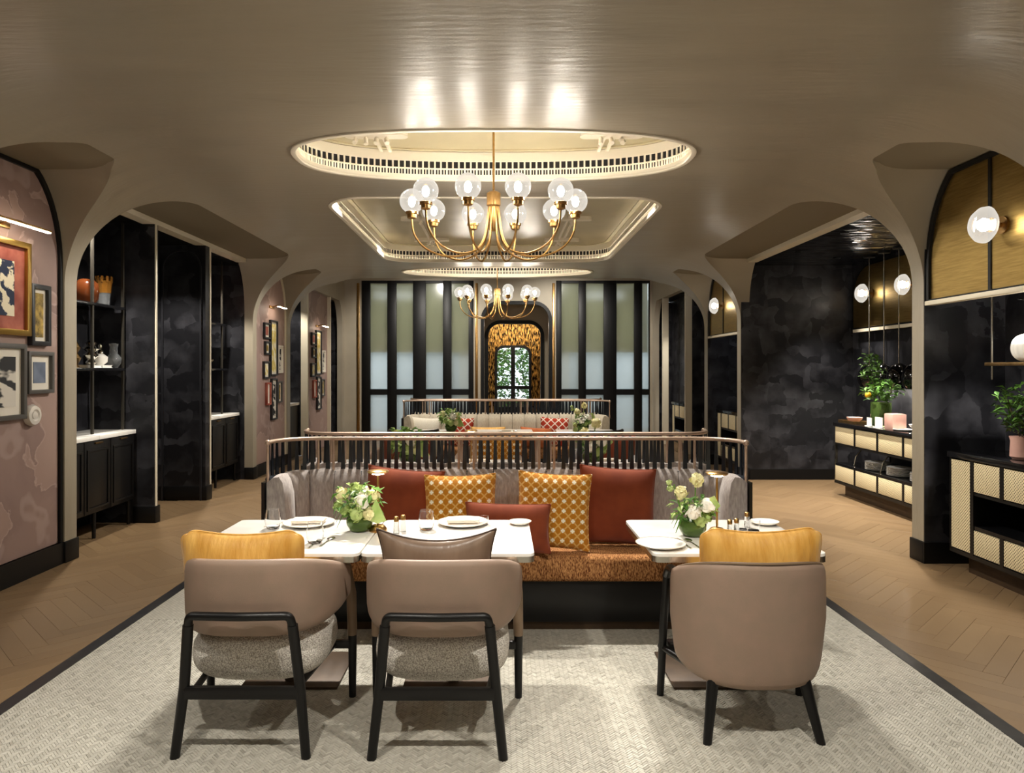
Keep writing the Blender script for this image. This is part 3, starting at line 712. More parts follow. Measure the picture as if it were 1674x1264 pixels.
# near side bays out of view, closed off
for side, xa, xb in (('left', XL-0.5, XL-0.4), ('right', XR+0.4, XR+0.5)):
    wallbox('wall_side_%s' % side, (xa, xb, Y0, 4.25 if side == 'right' else 4.22, 0, 3.3), 'dark_plaster', 'dark wall behind the %s arches nearest the viewpoint' % side)
struct('trim_14', MB().box(XL-0.4, XL-0.11, 4.10, 4.19, 0, 3.2), 'pillar_plaster', 'plaster return beside the nearest rose wallpaper', 'trim')
# ------------------------------------------------------------------ glazed panels in the far wall
PX = lambda px, y: (px-VPX)*y/F_PX
def window(idx, x0, x1, panes, label):
    root = thing('window_%d' % idx, label, 'window', (0, YW+0.05, 0), kind='structure')
    zt = 3.56; rails = [(3.50, zt), (0.99, 1.12), (0.0, 0.12)]
    xs = [x0]
    for a, b in panes: xs += [a, b]
    xs.append(x1)
    for i in range(0, len(xs), 2):
        if xs[i+1]-xs[i] > 0.01:
            part('mullion', MB().box(xs[i], xs[i+1], -0.05, 0.05, 0, zt), 'black_paint', root, bevel=0.004)
    for a, b in panes:
        for z0, z1 in rails:
            part('frame_rail', MB().box(a, b, -0.045, 0.045, z0, z1), 'black_paint', root)
        part('pane', MB().box(a-0.004, b+0.004, -0.008, 0.002, 0.11, 1.0), 'frosted_pane', root)
        part('pane', MB().box(a-0.004, b+0.004, -0.008, 0.002, 1.11, 3.51), 'frosted_pane', root)
    part('roller_blind', MB().box(x0+0.02, x1-0.02, 0.11, 0.118, 1.95, 3.55), 'blind_fabric', root)
    return root
W1 = [(PX(605,YW), PX(633,YW)), (PX(648,YW), PX(675,YW)), (PX(696,YW), PX(724,YW)), (PX(738,YW), PX(766,YW))]
W2 = [(PX(918,YW), PX(946,YW)), (PX(958,YW), PX(987,YW)), (PX(1008,YW), PX(1037,YW)), (PX(1050,YW), PX(1061,YW))]
window(1, *WIN[0], W1, 'black framed frosted doors left of the portal, four tall panes')
window(2, *WIN[1], W2, 'black framed frosted doors right of the portal')
for i, px in enumerate((586, 779, 905)):
    x = PX(px, YW)
    struct('trim_%d' % (15+i), MB().box(x-0.03, x+0.03, YW-0.03, YW, 0, 3.5), 'brass', 'slim brass upright %s' % ('at the far left of the glazed doors', 'left of the far portal', 'right of the far portal')[i], 'trim', bevel=0.008)
# exterior seen through frosted panes
struct('wall_outdoor', MB().box(-4.6, -0.75, 18.6, 18.7, 0, 3.4).box(1.5, 6, 18.6, 18.7, 0, 3.4), 'exterior_wall', 'pale outdoor wall beyond the frosted doors', 'wall')
# portal frames, lobby and garden doors
def ringp(w, zt, r, t): return portal(AX-w, AX+w, zt, r), portal(AX-w+t, AX+w-t, zt-t, max(r-t, .02))
a, b = ringp(0.80, 3.10, 0.42, 0.075)
struct('door_1', MB().ring(a, b, 'y', YW-0.03, YW+0.06), 'black_paint', 'outer black round-cornered portal frame in the far wall', 'door frame')
YP = 18.0
lw = struct('wall_lobby', MB().box(AX-1.4, AX+1.4, YP, YP+0.12, 0, 3.4), 'pillar_plaster', 'cream inner wall seen through the far portal', 'wall')
cut(lw, [MB().prism(portal(AX-0.74, AX+0.74, 2.80, 0.38, -0.1), 'y', YP-0.2, YP+0.3)])
a, b = ringp(0.76, 2.82, 0.40, 0.09)
struct('door_2', MB().ring(a, b, 'y', YP-0.03, YP+0.07), 'black_paint', 'inner black round-cornered portal frame before the gold lobby', 'door frame')
struct('wall_lobby_left', MB().box(AX-0.95, AX-0.85, YW+0.14, YP, 0, 3.4), 'pillar_plaster', 'cream reveal left of the inner portal', 'wall')
struct('wall_lobby_right', MB().box(AX+0.85, AX+0.95, YW+0.14, YP, 0, 3.4), 'pillar_plaster', 'cream reveal right of the inner portal', 'wall')
struct('ceiling_lobby', MB().box(AX-0.95, AX+0.95, YW+0.14, YP, 3.2, 3.3), 'pillar_plaster', 'cream ceiling between the two portals', 'ceiling')
YG = 20.0
struct('wall_gold_left', MB().box(AX-0.9, AX-0.76, YP+0.12, YG, 0, 3.0), 'gold_foil', 'gold mosaic lobby wall on the left', 'wall')
struct('wall_gold_right', MB().box(AX+0.76, AX+0.9, YP+0.12, YG, 0, 3.0), 'gold_foil', 'gold mosaic lobby wall on the right', 'wall')
struct('ceiling_gold', MB().box(AX-0.9, AX+0.9, YP+0.12, YG, 2.85, 3.0), 'gold_foil', 'gold mosaic lobby ceiling', 'ceiling')
gw = struct('wall_gold_end', MB().box(AX-0.9, AX+0.9, YG, YG+0.1, 0, 3.0), 'gold_foil', 'gold mosaic wall round the garden doors', 'wall')
cut(gw, [MB().prism(portal(AX-0.50, AX+0.50, 2.22, 0.24, -0.1), 'y', YG-0.3, YG+0.3)])
gd = thing('door_3', 'black double garden doors glazed to trees outside', 'door', (AX, YG, 0), kind='structure')
a = portal(-0.52, 0.52, 2.25, 0.26); b = portal(-0.45, 0.45, 2.18, 0.2)
part('frame', MB().ring(a, b, 'y', -0.03, 0.08), 'black_paint', gd)
part('meeting_stile', MB().box(-0.06, 0.06, 0.0, 0.05, 0, 2.19), 'black_paint', gd)
for sx in (-1, 1):
    part('mid_rail', MB().box(min(sx*0.05, sx*0.46), max(sx*0.05, sx*0.46), 0.0, 0.05, 1.0, 1.1), 'black_paint', gd)
    part('kick_panel', MB().box(min(sx*0.05, sx*0.46), max(sx*0.05, sx*0.46), 0.01, 0.04, 0.0, 0.5), 'black_paint', gd)
    part('pane', MB().box(min(sx*0.05, sx*0.46), max(sx*0.05, sx*0.46), 0.02, 0.026, 0.48, 2.19), 'clear_pane', gd)
for sx in (-0.3, 0.3):
    g = thing('lobby_downlight', 'small lamp in the gold lobby ceiling on the %s' % ('left' if sx < 0 else 'right'), 'ceiling lamp', (AX+sx, 19.0, 2.85))
    part('bezel', MB().lathe([(0.05,-0.012),(0.05,0),(0.035,0),(0.035,-0.012)], 16, closed=True), 'brass', g)
    part('lens', MB().lathe([(0.034,-0.008),(0.034,0)], 16), 'globe_bulb', g)
    lamp('lobby_glow', 'POINT', (0,0,-0.1), 12, WARM, size=0.04, parent=g)
def leaf_mesh(L=0.06, W=0.03, bend=0.012):
    return MB().add([(0,0,0),(-W/2,L*.45,bend),(0,L*.5,0),(W/2,L*.45,bend),(0,L,-bend)], [(0,2,1),(0,3,2),(1,2,4),(2,3,4)])
def foliage(name, pts, L, W, m, parent=None, rnd=None, up=0.3):
    rnd = rnd or random; mb = MB(); base = leaf_mesh(L, W, L*.15)
    for p in pts:
        e = Matrix.Translation(p) @ Matrix.Rotation(rnd.uniform(0, 2*PI), 4, 'Z') @ Matrix.Rotation(rnd.uniform(-.6, .9)+up*0, 4, 'X') @ Matrix.Rotation(rnd.uniform(-.6,.6), 4, 'Y') @ Matrix.Scale(rnd.uniform(.7, 1.25), 4)
        mb.add([e @ Vector(v) for v in base.v], base.f)
    return part(name, mb, m, parent, smooth=60)
for i, (x, y, h, r) in enumerate(((AX-0.55, 22.6, 3.0, 0.62), (AX+0.78, 23.0, 3.3, 0.66))):
    t = thing('garden_tree', ('leafy garden tree seen through the left door leaf', 'leafy garden tree seen through the right door leaf')[i], 'tree', (x, y, 0), group='trees beyond the garden doors')
    part('trunk', MB().tube([(0,0,0),(0.04,0,0.8),(0,0.02,h*.75)], [0.07,0.055,0.03], 8), 'stem_wood', t)
    pts = []
    for k in range(900):
        v = Vector((random.gauss(0,1), random.gauss(0,1), random.gauss(0,1))).normalized()*random.random()**.4
        pts.append((v.x*r, v.y*r, h*.6+v.z*h*.42))
    foliage('crown', pts, 0.16, 0.09, 'leaf_green', t)
t = thing('garden_hedge', 'tall leafy hedge closing the view behind the garden trees', 'hedge', (AX+0.3, 25.2, 0))
part('stems', MB().box(-1.6, 1.6, -0.04, 0.04, 0, 0.5), 'stem_wood', t)
foliage('foliage', [(random.uniform(-1.9,1.9), random.uniform(-.3,.3), random.uniform(0.1,2.3)) for k in range(1500)], 0.2, 0.12, 'leaf_dark', t)
struct('floor_garden', MB().box(-8, 8, 20.2, 30, -0.1, -0.02), 'exterior_wall', 'pale garden paving outside', 'ground')

# ------------------------------------------------------------------ chandeliers
def chandelier(loc, label, group):
    t = thing('globe_chandelier', label, 'chandelier', loc, group=group)       # origin at ceiling canopy underside
    part('canopy', MB().lathe([(0.068,-0.03),(0.068,0),(0.02,0.0)], 24), 'brass', t, bevel=0.004)
    part('stem', MB().cyl((0,0,-0.02), (0,0,-0.55), 0.008, n=10), 'brass', t)
    hub = part('hub', MB().lathe([(0.02,-0.80),(0.035,-0.79),(0.04,-0.76),(0.04,-0.62),(0.052,-0.61),(0.052,-0.52),(0.04,-0.51),(0.012,-0.5)], 20), 'brass', t)
    spots = [(.605,0),(-.605,0),(.47,.3),(.47,-.3),(-.47,.3),(-.47,-.3),(.17,.42),(.17,-.42),(-.17,.42),(-.17,-.42)]
    for (x, y) in spots:
        d = Vector((x, y, 0)); L = d.length; u = d/L
        pth = []
        zg = -0.575   # globe centre
        ctrl = [(0.03,-0.54),(0.045,-0.70),(0.075,-0.86),(0.16,-0.955),(L*.55,-0.985),(L*.82,-0.93),(L*.97,-0.82),(L,-0.70)]
        for k in range(len(ctrl)-1):
            for q in range(4):
                s = q/4
                p0 = ctrl[max(k-1,0)]; p1 = ctrl[k]; p2 = ctrl[k+1]; p3 = ctrl[min(k+2,len(ctrl)-1)]
                f = lambda i: 0.5*((2*p1[i])+(-p0[i]+p2[i])*s+(2*p0[i]-5*p1[i]+4*p2[i]-p3[i])*s*s+(-p0[i]+3*p1[i]-3*p2[i]+p3[i])*s**3)
                pth.append((u.x*f(0), u.y*f(0), f(1)))
        pth.append((x, y, -0.70))
        part('arm', MB().tube(pth, 0.0075, 8), 'brass', t, smooth=60)
        cup = part('cup', MB().lathe([(0.012,-0.71),(0.034,-0.70),(0.036,-0.675),(0.046,-0.672),(0.046,-0.655),(0.03,-0.65)], 18, (x, y, 0)), 'brass', t)
        g = part('globe', MB().sphere((x, y, zg), 0.09, 24, 16), 'globe_glass', t, smooth=80)
        part('bulb', MB().sphere((x, y, zg-0.005), 0.026, 12, 8, (1,1,1.5)), 'globe_bulb', g, smooth=80)
    return t
ch = chandelier((XC, 5.2, ZC+CH-0.006), 'large brass chandelier with ten glowing glass globes, nearest one', 'globe chandeliers')
dup(ch, (XC, 11.35, ZC+CH-0.006), 0, 'farther brass globe chandelier, small in view before the far portal')
dup(ch, (XC, -0.9, ZC+CH-0.006), 0, 'unseen brass globe chandelier added behind the viewpoint as fill light')  # added out of view, lights chair backs and pillars

# ------------------------------------------------------------------ spot heads in the coffers (the room's accent lighting)
def spot_head(loc, aim, power, label, angle=46, group='spotlights in the coffers', size=0.03):
    t = thing('spotlight', label, 'spotlight', loc, group=group)
    v = (Vector(aim)-Vector(loc)).normalized()
    p0 = Vector((0,0,0.0)); p1 = Vector((0,0,-0.03))
    part('bracket', MB().cyl(p0, p1, 0.008, n=10), 'coffer_white', t)
    part('head', MB().tube([p1-v*0.02, p1+v*0.03], 0.018, 16), 'coffer_white', t)
    lamp('spot', 'SPOT', p1+v*0.045, power, (1.0, 0.95, 0.86), p1+v, size, angle, 0.9, t)
    return t
ZS = ZC+CH-0.045
SP = 1.0
spots = [((XC-0.9, 5.385, ZS), (-1.0, 3.45, 0.7), 115, 'over the left table'), ((XC-0.82, 5.385, ZS), (-0.25, 3.45, 0.7), 115, 'over the middle table'),
         ((XC+0.9, 5.385, ZS), (1.05, 3.4, 0.7), 115, 'over the right table'), ((XC+0.82, 5.385, ZS), (0.45, 4.4, 0.6), 150, 'over the near sofa'),
         ((XC-0.98, 5.385, ZS), (-0.7, 4.5, 0.7), 130, 'over the near sofa left end'),
         ((XC+0.98, 5.385, ZS), (0.9, 2.0, 0.0), 45, 'towards the near right floor'), ((XC-1.06, 5.385, ZS), (-1.6, 2.2, 0.0), 45, 'towards the near left floor')]
for loc, aim, p, l in spots: spot_head(loc, aim, p, 'small pale spotlight in the near oval coffer aimed '+l, 64)
yy1 = 6.46+.08+.5; yy3 = 10.33-.08-.5; yy2 = 8.395
for loc, aim, p, l in [((XC-0.9, yy1, ZS), (-1.0, 6.0, 0.7), 110, 'down at the left back-to-back tables'), ((XC+0.9, yy1, ZS), (0.9, 6.0, 0.7), 110, 'down at the right back-to-back tables'),
      ((XC-0.9, yy3, ZS), (-0.8, 9.9, 0.6), 130, 'at the cream sofa left half'), ((XC+0.9, yy3, ZS), (0.9, 9.9, 0.6), 130, 'at the cream sofa right half'),
      ((XC-0.9, yy2, ZS), (-2.6, 8.0, 0.0), 120, 'at the left aisle'), ((XC+0.9, yy2, ZS), (2.6, 8.0, 0.0), 120, 'at the right aisle'), ((XC-0.86, yy1, ZS), (-3.5, 5.75, 1.2), 150, 'at the nearest left pillar, added to brighten it'), ((XC+0.86, yy1, ZS), (3.4, 5.75, 1.2), 150, 'at the nearest right pillar, added to brighten it'), ((XC-0.86, yy3, ZS), (-3.5, 10.05, 1.2), 120, 'at the next left pillar, added to brighten it'), ((XC+0.86, yy3, ZS), (3.4, 10.05, 1.2), 120, 'at the next right pillar, added to brighten it'), ((XC-0.94, yy1, ZS), (-3.9, 6.85, 1.75), 130, 'at the nearer left shelf niche, added as front light'), ((XC-0.94, yy3, ZS), (-3.9, 9.1, 1.7), 110, 'at the farther left shelf niche, added as front light'), ((XC+0.94, yy1, ZS), (4.3, 7.7, 0.9), 120, 'at the servery counter'), ((XC+0.98, 5.385, ZS), (3.55, 4.9, 0.6), 110, 'at the nearest rattan counter')]:  # pillar and shelf niche spots are added to brighten those surfaces
    spot_head(loc, aim, p, 'small pale spotlight in the long coffer aimed '+l, 60)

# ------------------------------------------------------------------ wall lamps, hoods, picture lights
def downlight(loc, power, label, aim=None, angle=70, m='black_paint', color=(1,.94,.84)):
    t = thing('downlight', label, 'ceiling lamp', loc)
    part('bezel', MB().lathe([(0.045,-0.008),(0.045,0.0),(0.03,0.0),(0.03,-0.008)], 18, closed=True), m, t)
    part('baffle', MB().lathe([(0.029,-0.004),(0.029,-0.001)], 16), m, t)
    lamp('spot', 'SPOT', (0,0,-0.012), power, color, aim or (0,0,-1), 0.03, angle, 0.5, t)
    return t
def wall_lamp(loc, sgn, label):
    """faceted glass dish lamp on a brass disc; sgn = direction of the room (-1 towards -x)"""
    t = thing('wall_lamp', label, 'wall lamp', loc, group='glass dish wall lamps')
    R = Matrix.Rotation(PI/2*sgn, 4, 'Y')
    def put(nm, prof, m, n=24, par=t):
        mb = MB().lathe(prof, n); mb.v = [tuple(R @ Vector(v)) for v in mb.v]; return part(nm, mb, m, par, smooth=60)
    put('wall_disc', [(0.06,0),(0.06,0.012),(0.02,0.014)], 'brass')
    put('arm', [(0.016,0.01),(0.016,0.07)], 'brass', 12)
    put('brass_collar', [(0.04,0.06),(0.05,0.065),(0.05,0.085),(0.02,0.09)], 'brass')
    g = put('glass_dish', [(0.05,0.085),(0.10,0.095),(0.125,0.12),(0.12,0.15),(0.09,0.185),(0.045,0.20),(0.0,0.203)], 'globe_glass')
    put('bulb', [(0.0,0.10),(0.04,0.11),(0.045,0.14),(0.03,0.165),(0.0,0.172)], 'dish_bulb', 16, g)
    return t
def hood(y0, y1, x, label, z0=2.10):
    t = thing('brass_hood', label, 'hood panel', (0,0,0))
    P = arch_poly(y0, y1, z0, ZV, 0.012); ym = (y0+y1)/2
    part('edging', MB().ring(P, arch_poly(y0, y1, z0+0.012, ZV, 0.045), 'x', x-0.0, x+0.05), 'black_paint', t)
    Q = arch_poly(y0, y1, z0+0.01, ZV, 0.04)
    ql = [p for p in Q if p[0] <= ym]+[]
    def clip(lo, hi):
        pts = []
        for p in Q: pts.append((min(max(p[0], lo), hi), p[1]))
        out = []
        for p in pts:
            if not out or (abs(p[0]-out[-1][0])+abs(p[1]-out[-1][1])) > 1e-6: out.append(p)
        return out
    part('brass_sheet', MB().prism(clip(y0, ym-0.012), 'x', x+0.02, x+0.04), 'brass_brushed', t)
    part('brass_sheet', MB().prism(clip(ym+0.012, y1), 'x', x+0.02, x+0.04), 'brass_brushed', t)
    part('joint_strip', MB().box(x+0.012, x+0.035, ym-0.014, ym+0.014, z0, ZV-0.04), 'black_paint', t)
    part('lower_trim', MB().box(x-0.01, x+0.06, y0+0.01, y1-0.01, z0-0.035, z0), 'cream_trim', t, bevel=0.004)
    return t
hood(*BAYS['A'], XR+0.01, 'brushed brass hood panel inside the nearest arch on the right')
hood(*BAYS['C'], XR+0.01, 'small brushed brass hood panel in the far right arch')
wall_lamp((XR+0.03, 4.80, 2.54), -1, 'glass dish lamp on the brass hood nearest on the right')
wall_lamp((XR+0.03, 10.85, 2.54), -1, 'glass dish lamp on the brass hood of the far right arch')
# servery hood on the recess back wall
sh = thing('brass_hood', 'long brass hood over the servery counter with rounded far corner', 'hood panel', (0,0,0))
def so(ins):
    z0, z1, ye = 2.11+ins, 2.98-ins, 9.86-ins
    pts = [(6.0, z0), (ye, z0)]
    for k in range(9): a = PI/2*k/8; pts.append((ye-.42+.42*math.cos(a), z1-.42+.42*math.sin(a)))
    pts.append((6.0, z1)); return pts
part('edging', MB().prism(so(0), 'x', XS-0.03, XS), 'black_paint', sh)
part('brass_sheet', MB().prism(so(0.025), 'x', XS-0.045, XS-0.03), 'brass_brushed', sh)
for y in (9.05, 8.2, 7.35, 6.5): part('joint_strip', MB().box(XS-0.052, XS-0.04, y-0.012, y+0.012, 2.13, 2.95), 'black_paint', sh)
part('lower_trim', MB().box(XS-0.07, XS-0.01, 6.0, 9.80, 2.07, 2.11), 'cream_trim', sh)
for i, y in enumerate((9.35, 8.4, 7.4)):
    wall_lamp((XS-0.045, y, 2.57), -1, ('glass dish lamp on the servery hood nearest the charcoal wall', 'second glass dish lamp on the servery hood, cut by the pillar', 'third glass dish lamp on the servery hood, behind the pillar')[i])
for i, (x, y, p) in enumerate(((3.72, 8.8, 170), (3.72, 7.6, 200), (3.72, 6.7, 170), (4.45, 9.3, 110))):
    downlight((x, y, ZD), p, 'recessed lamp in the rippled servery ceiling, number %s from the charcoal wall' % ('two', 'three', 'four', 'one')[i])
def picture_light(loc, label, L=0.42):
    """bar light sticking out from the left wall along +y axis"""
    t = thing('picture_light', label, 'picture light', loc, group='picture lights')
    part('rose', MB().box(0, 0.02, -0.10, 0.10, -0.02, 0.02), 'brass', t, bevel=0.006)
    part('arm', MB().tube([(0.01,0,0),(0.10,0,0.03),(0.17,0,0.01)], 0.008, 8), 'brass', t)
    part('shade', MB().box(0.155, 0.185, -L/2, L/2, -0.005, 0.012), 'brass', t, bevel=0.004)
    part('light_bar', MB().box(0.158, 0.182, -L/2+.01, L/2-.01, -0.012, -0.005), 'picture_led', t)
    return t
picture_light((XL-0.035, 4.95, 2.58), 'brass picture light above the gold framed picture, nearest', 0.62)
picture_light((XL-0.035, 10.85, 2.52), 'brass picture light on the far rose wallpaper')
picture_light((XL-0.06, 13.65, 2.40), 'brass picture light in the farthest left arch')

# ------------------------------------------------------------------ pictures on the left wall
def picture(x, y0, y1, z0, z1, fm, fw, mw, art, label, group=None, art2=None, depth=0.04):
    yc, zc = (y0+y1)/2, (z0+z1)/2; hw, hh = (y1-y0)/2, (z1-z0)/2
    t = thing('framed_picture', label, 'picture', (x, yc, zc), group=group)
    R = lambda w, h: [(-w,-h),(w,-h),(w,h),(-w,h)]
    part('frame', MB().ring(R(hw,hh), R(hw-fw,hh-fw), 'x', 0, depth), fm, t, bevel=0.004)
    part('mat_board', MB().box(0.002, depth*0.35, -hw+fw*.9, hw-fw*.9, -hh+fw*.9, hh-fw*.9), 'mat_board' if mw else art, t)
    if mw: part('artwork', MB().box(depth*0.35, depth*0.45, -hw+fw+mw, hw-fw-mw, -hh+fw+mw, hh-fw-mw), art, t)
    if art2: part('artwork', MB().box(depth*0.35, depth*0.5, -hw*.45, hw*.45, -hh*.6, hh*.55), art2, t)
    return t
xp = XL-0.035
picture(xp, 4.66, 5.25, 1.80, 2.49, 'frame_gold', 0.045, 0, 'art_red', 'large gold framed picture of pale blossoms on red, under the picture light', 'pictures on the nearest wallpaper', 'art_floral')
picture(xp, 5.255, 5.48, 1.735, 2.20, 'frame_dark', 0.035, 0.03, 'art_gold', 'narrow black framed gold picture beside the gold frame', 'pictures on the nearest wallpaper')
picture(xp, 5.22, 5.52, 1.37, 1.69, 'frame_grey', 0.03, 0.05, 'art_blue', 'small grey framed picture of a blue arch', 'pictures on the nearest wallpaper')
picture(xp, 4.70, 5.20, 1.19, 1.74, 'frame_grey', 0.035, 0.06, 'art_bw', 'large grey framed black and white picture below the gold frame', 'pictures on the nearest wallpaper')
t = thing('wall_disc_ornament', 'round pale ceramic knob on the rose wallpaper below the pictures', 'ornament', (xp, 5.28, 1.21))
for nm, prof in (('dish', [(0.075,0),(0.082,0.02),(0.07,0.045),(0.045,0.05),(0.03,0.035)]), ('knob', [(0.028,0.03),(0.028,0.046),(0.01,0.05)])):
    mb = MB().lathe(prof, 24); mb.v = [(v[2], v[1], v[0]) for v in mb.v]; part(nm, mb, 'pot_stone', t, smooth=50)
def gallery(x, yc, w, tag_):
    k = w
    specs = [(-0.38,-0.12,2.02,2.26,'frame_dark','art_red','red brown picture upper left'), (-0.34,-0.12,1.78,1.98,'frame_dark','art_gold','small dark oval-toned picture'),
             (-0.40,-0.14,1.42,1.68,'frame_dark','art_yellow','small black framed pale picture'), (-0.10,0.24,1.46,2.32,'frame_dark','art_yellow','tall black framed bright picture'),
             (0.27,0.50,1.50,1.94,'mat_board','art_bw','white framed picture on the right'), (-0.28,-0.09,1.02,1.36,'art_red','mat_board','red framed small picture below'),
             (-0.05,0.22,0.78,1.42,'frame_dark','art_bw','tall black framed low picture'), (0.25,0.46,1.03,1.37,'frame_grey','art_gold','dim picture lower right')]
    for a, b, z0, z1, fm, art, l in specs:
        picture(x, yc+a*k, yc+b*k, z0, z1, fm, 0.025, 0.03, art, l+' on the '+tag_, 'pictures on the '+tag_)
gallery(xp, 10.84, 1.0, 'far rose wallpaper'); gallery(XL-0.06, 13.62, 1.15, 'farthest left wallpaper')

# ------------------------------------------------------------------ left cabinets and shelves
def cabinet_left(ya, yb, label):
    x0, x1 = XN, -3.70; t = thing('sideboard', label, 'cabinet', (0,0,0), group='black cabinets with white tops')
    yc = (ya+yb)/2; n = 3
    part('carcass', MB().box(x0+0.005, x1-0.02, ya+0.01, yb-0.01, 0.24, 0.91), 'black_wood', t)
    w = (yb-ya-0.02)/n
    for k in range(n):
        a = ya+0.01+k*w+0.006; b = a+w-0.012
        d = part('door', MB().box(x1-0.02, x1, a, b, 0.25, 0.90), 'black_wood', t, bevel=0.003)
        R = lambda i: [(a+i, 0.25+i), (b-i, 0.25+i), (b-i, 0.86-i), (a+i, 0.86-i)]
        part('moulding', MB().ring(R(0.03), R(0.055), 'x', x1-0.002, x1+0.010), 'black_wood', d, bevel=0.003)
        part('handle', MB().box(x1, x1+0.016, (a+b)/2-0.06, (a+b)/2+0.06, 0.875, 0.89), 'bronze_antique', d, bevel=0.003)
    for y in (ya+0.05, yc, yb-0.05):
        for x in (x1-0.04, x0+0.06): part('leg', MB().cyl((x, y, 0), (x, y, 0.25), 0.016, 0.02, 10), 'black_wood', t)
    for a, b in ((ya+0.004, yc-0.002), (yc+0.002, yb-0.004)):
        part('worktop', MB().box(x0+0.003, x1+0.015, a, b, 0.91, 0.95), 'marble_white', t, bevel=0.003)
    return t
cabinet_left(5.82, 7.12, 'low black cabinet with white stone top in the nearer left niche')
cabinet_left(8.52, 9.94, 'low black cabinet with white stone top in the farther left niche')
def shelf_unit(ys, ya, yb, label):
    t = thing('shelf_frame', label, 'shelf', (0,0,0.95), group='metal shelf frames')
    for y in ys:
        part('post', MB().box(-3.812, -3.79, y-0.011, y+0.011, 0.0, 2.08), 'post_metal', t)
    for z in (1.57, 2.18):
        part('shelf_board', MB().box(XN+0.003, -3.785, ya, yb, z-0.95-0.028, z-0.95), 'stone_black', t, bevel=0.003)
    return t
shelf_unit((6.55, 7.08), 5.83, 7.09, 'dark metal and glass shelf unit in the nearer left niche')
shelf_unit((8.75, 9.6), 8.52, 9.75, 'dark metal and glass shelf unit in the farther left niche')
def lathe_thing(name, label, cat, loc, parts, group=None, n=20):
    t = thing(name, label, cat, loc, group=group)
    for nm, prof, m in parts: part(nm, MB().lathe(prof, n), m, t, smooth=50)
    return t
YA = 6.15
lathe_thing('amber_vase', 'glowing amber brown dome vase on the upper left shelf', 'vase', (-3.93, 6.68, 2.18), [('body', [(0.07,0),(0.1,0.04),(0.11,0.12),(0.1,0.19),(0.06,0.23)], 'amber_glass'), ('foot', [(0.05,-0.0),(0.05,0.012)], 'bronze_antique')])
t = thing('carved_vase', 'amber and clear cut crystal vase on the upper left shelf', 'vase', (-3.93, 6.97, 2.18))
part('lower_body', MB().lathe([(0.045,0),(0.055,0.02),(0.06,0.1),(0.065,0.13)], 10), 'crystal', t, smooth=10)
part('upper_body', MB().lathe([(0.066,0.13),(0.07,0.18),(0.075,0.25),(0.066,0.25),(0.06,0.14)], 10), 'amber_crystal', t, smooth=10)
for k in range(10):
    a = 2*PI*k/10; part('flute', MB().box(-0.008, 0.008, -0.01, 0.01, 0.0, 0.06, Matrix.Rotation(a,4,'Z') @ Matrix.Translation((0.07,0,0.235))), 'amber_crystal', t)
lathe_thing('spindle_ornament', 'copper brown turned ornament at the near end of the left shelf', 'ornament', (-3.95, 6.52, 1.57), [('body', [(0.05,0),(0.03,0.03),(0.06,0.09),(0.03,0.14),(0.055,0.19),(0.02,0.25)], 'bronze_antique')])
lathe_thing('ribbed_sculpture', 'silver stacked disc sculpture on the left lower shelf', 'ornament', (-3.90, 6.70, 1.60), [('body', [(0.03,0),(0.05,0.02),(0.03,0.045),(0.07,0.09),(0.03,0.12),(0.075,0.15),(0.035,0.185),(0.05,0.21),(0.02,0.23)], 'silver')])
def books(loc, n, label, w=0.18, d=0.2, rz=0):
    for k in range(n):
        t = thing('book', label[k], 'book', (loc[0], loc[1], loc[2]+k*0.028), rz+random.uniform(-.08,.08), group='books on the left shelves')
        part('pages', MB().box(-d/2+.006, d/2-.006, -w/2+.004, w/2-.006, 0.004, 0.024), 'paper_white', t)
        part('cover', MB().box(-d/2, d/2, -w/2, w/2, 0, 0.004).box(-d/2, d/2, -w/2, w/2, 0.024, 0.028).box(-d/2, d/2, -w/2, -w/2+.004, 0.004, 0.024), 'paper_white', t)
books((-3.92, 6.66, 1.57), 1, ['white book under the silver stacked sculpture'])
books((-3.93, 6.86, 1.57), 1, ['white book under the white urn'])
lathe_thing('lidded_urn', 'white and silver lidded urn on the left lower shelf', 'ornament', (-3.92, 6.89, 1.598), [('body', [(0.03,0),(0.065,0.03),(0.07,0.08),(0.03,0.11)], 'porcelain'), ('lid', [(0.035,0.11),(0.03,0.14),(0.014,0.15),(0.018,0.19),(0.004,0.21)], 'silver')])
lathe_thing('crystal_jar', 'faceted clear crystal decanter on the left lower shelf', 'ornament', (-3.87, 7.04, 1.57), [('body', [(0.04,0),(0.07,0.05),(0.075,0.1),(0.04,0.14),(0.035,0.2),(0.045,0.24),(0.02,0.25)], 'crystal')], n=10)
t = thing('oval_sculpture', 'tall tan oval sculpture on the upper shelf of the farther niche', 'ornament', (-3.93, 8.95, 2.18))
part('plinth', MB().box(-0.05,0.05,-0.05,0.05,0,0.05), 'stone_black', t, bevel=0.004)
part('body', MB().sphere((0,0,0.28), 0.24, 20, 14, (0.2,0.42,1)), 'pot_pink', t, smooth=60)
books((-3.93, 9.1, 1.57), 2, ['lower white book in the farther niche stack', 'upper white book in the farther niche stack'])
lathe_thing('silver_figure', 'silver bird-like figurine standing on the stacked books', 'ornament', (-3.93, 9.1, 1.626), [('body', [(0.05,0),(0.03,0.02),(0.05,0.07),(0.075,0.11),(0.04,0.17),(0.03,0.22),(0.05,0.26),(0.01,0.33)], 'silver')])
lathe_thing('glass_bottle', 'clear cut glass bottle at the near end of the farther shelf', 'ornament', (-3.93, 8.72, 1.57), [('body', [(0.04,0),(0.05,0.04),(0.045,0.13),(0.02,0.18),(0.02,0.23)], 'crystal')], n=10)
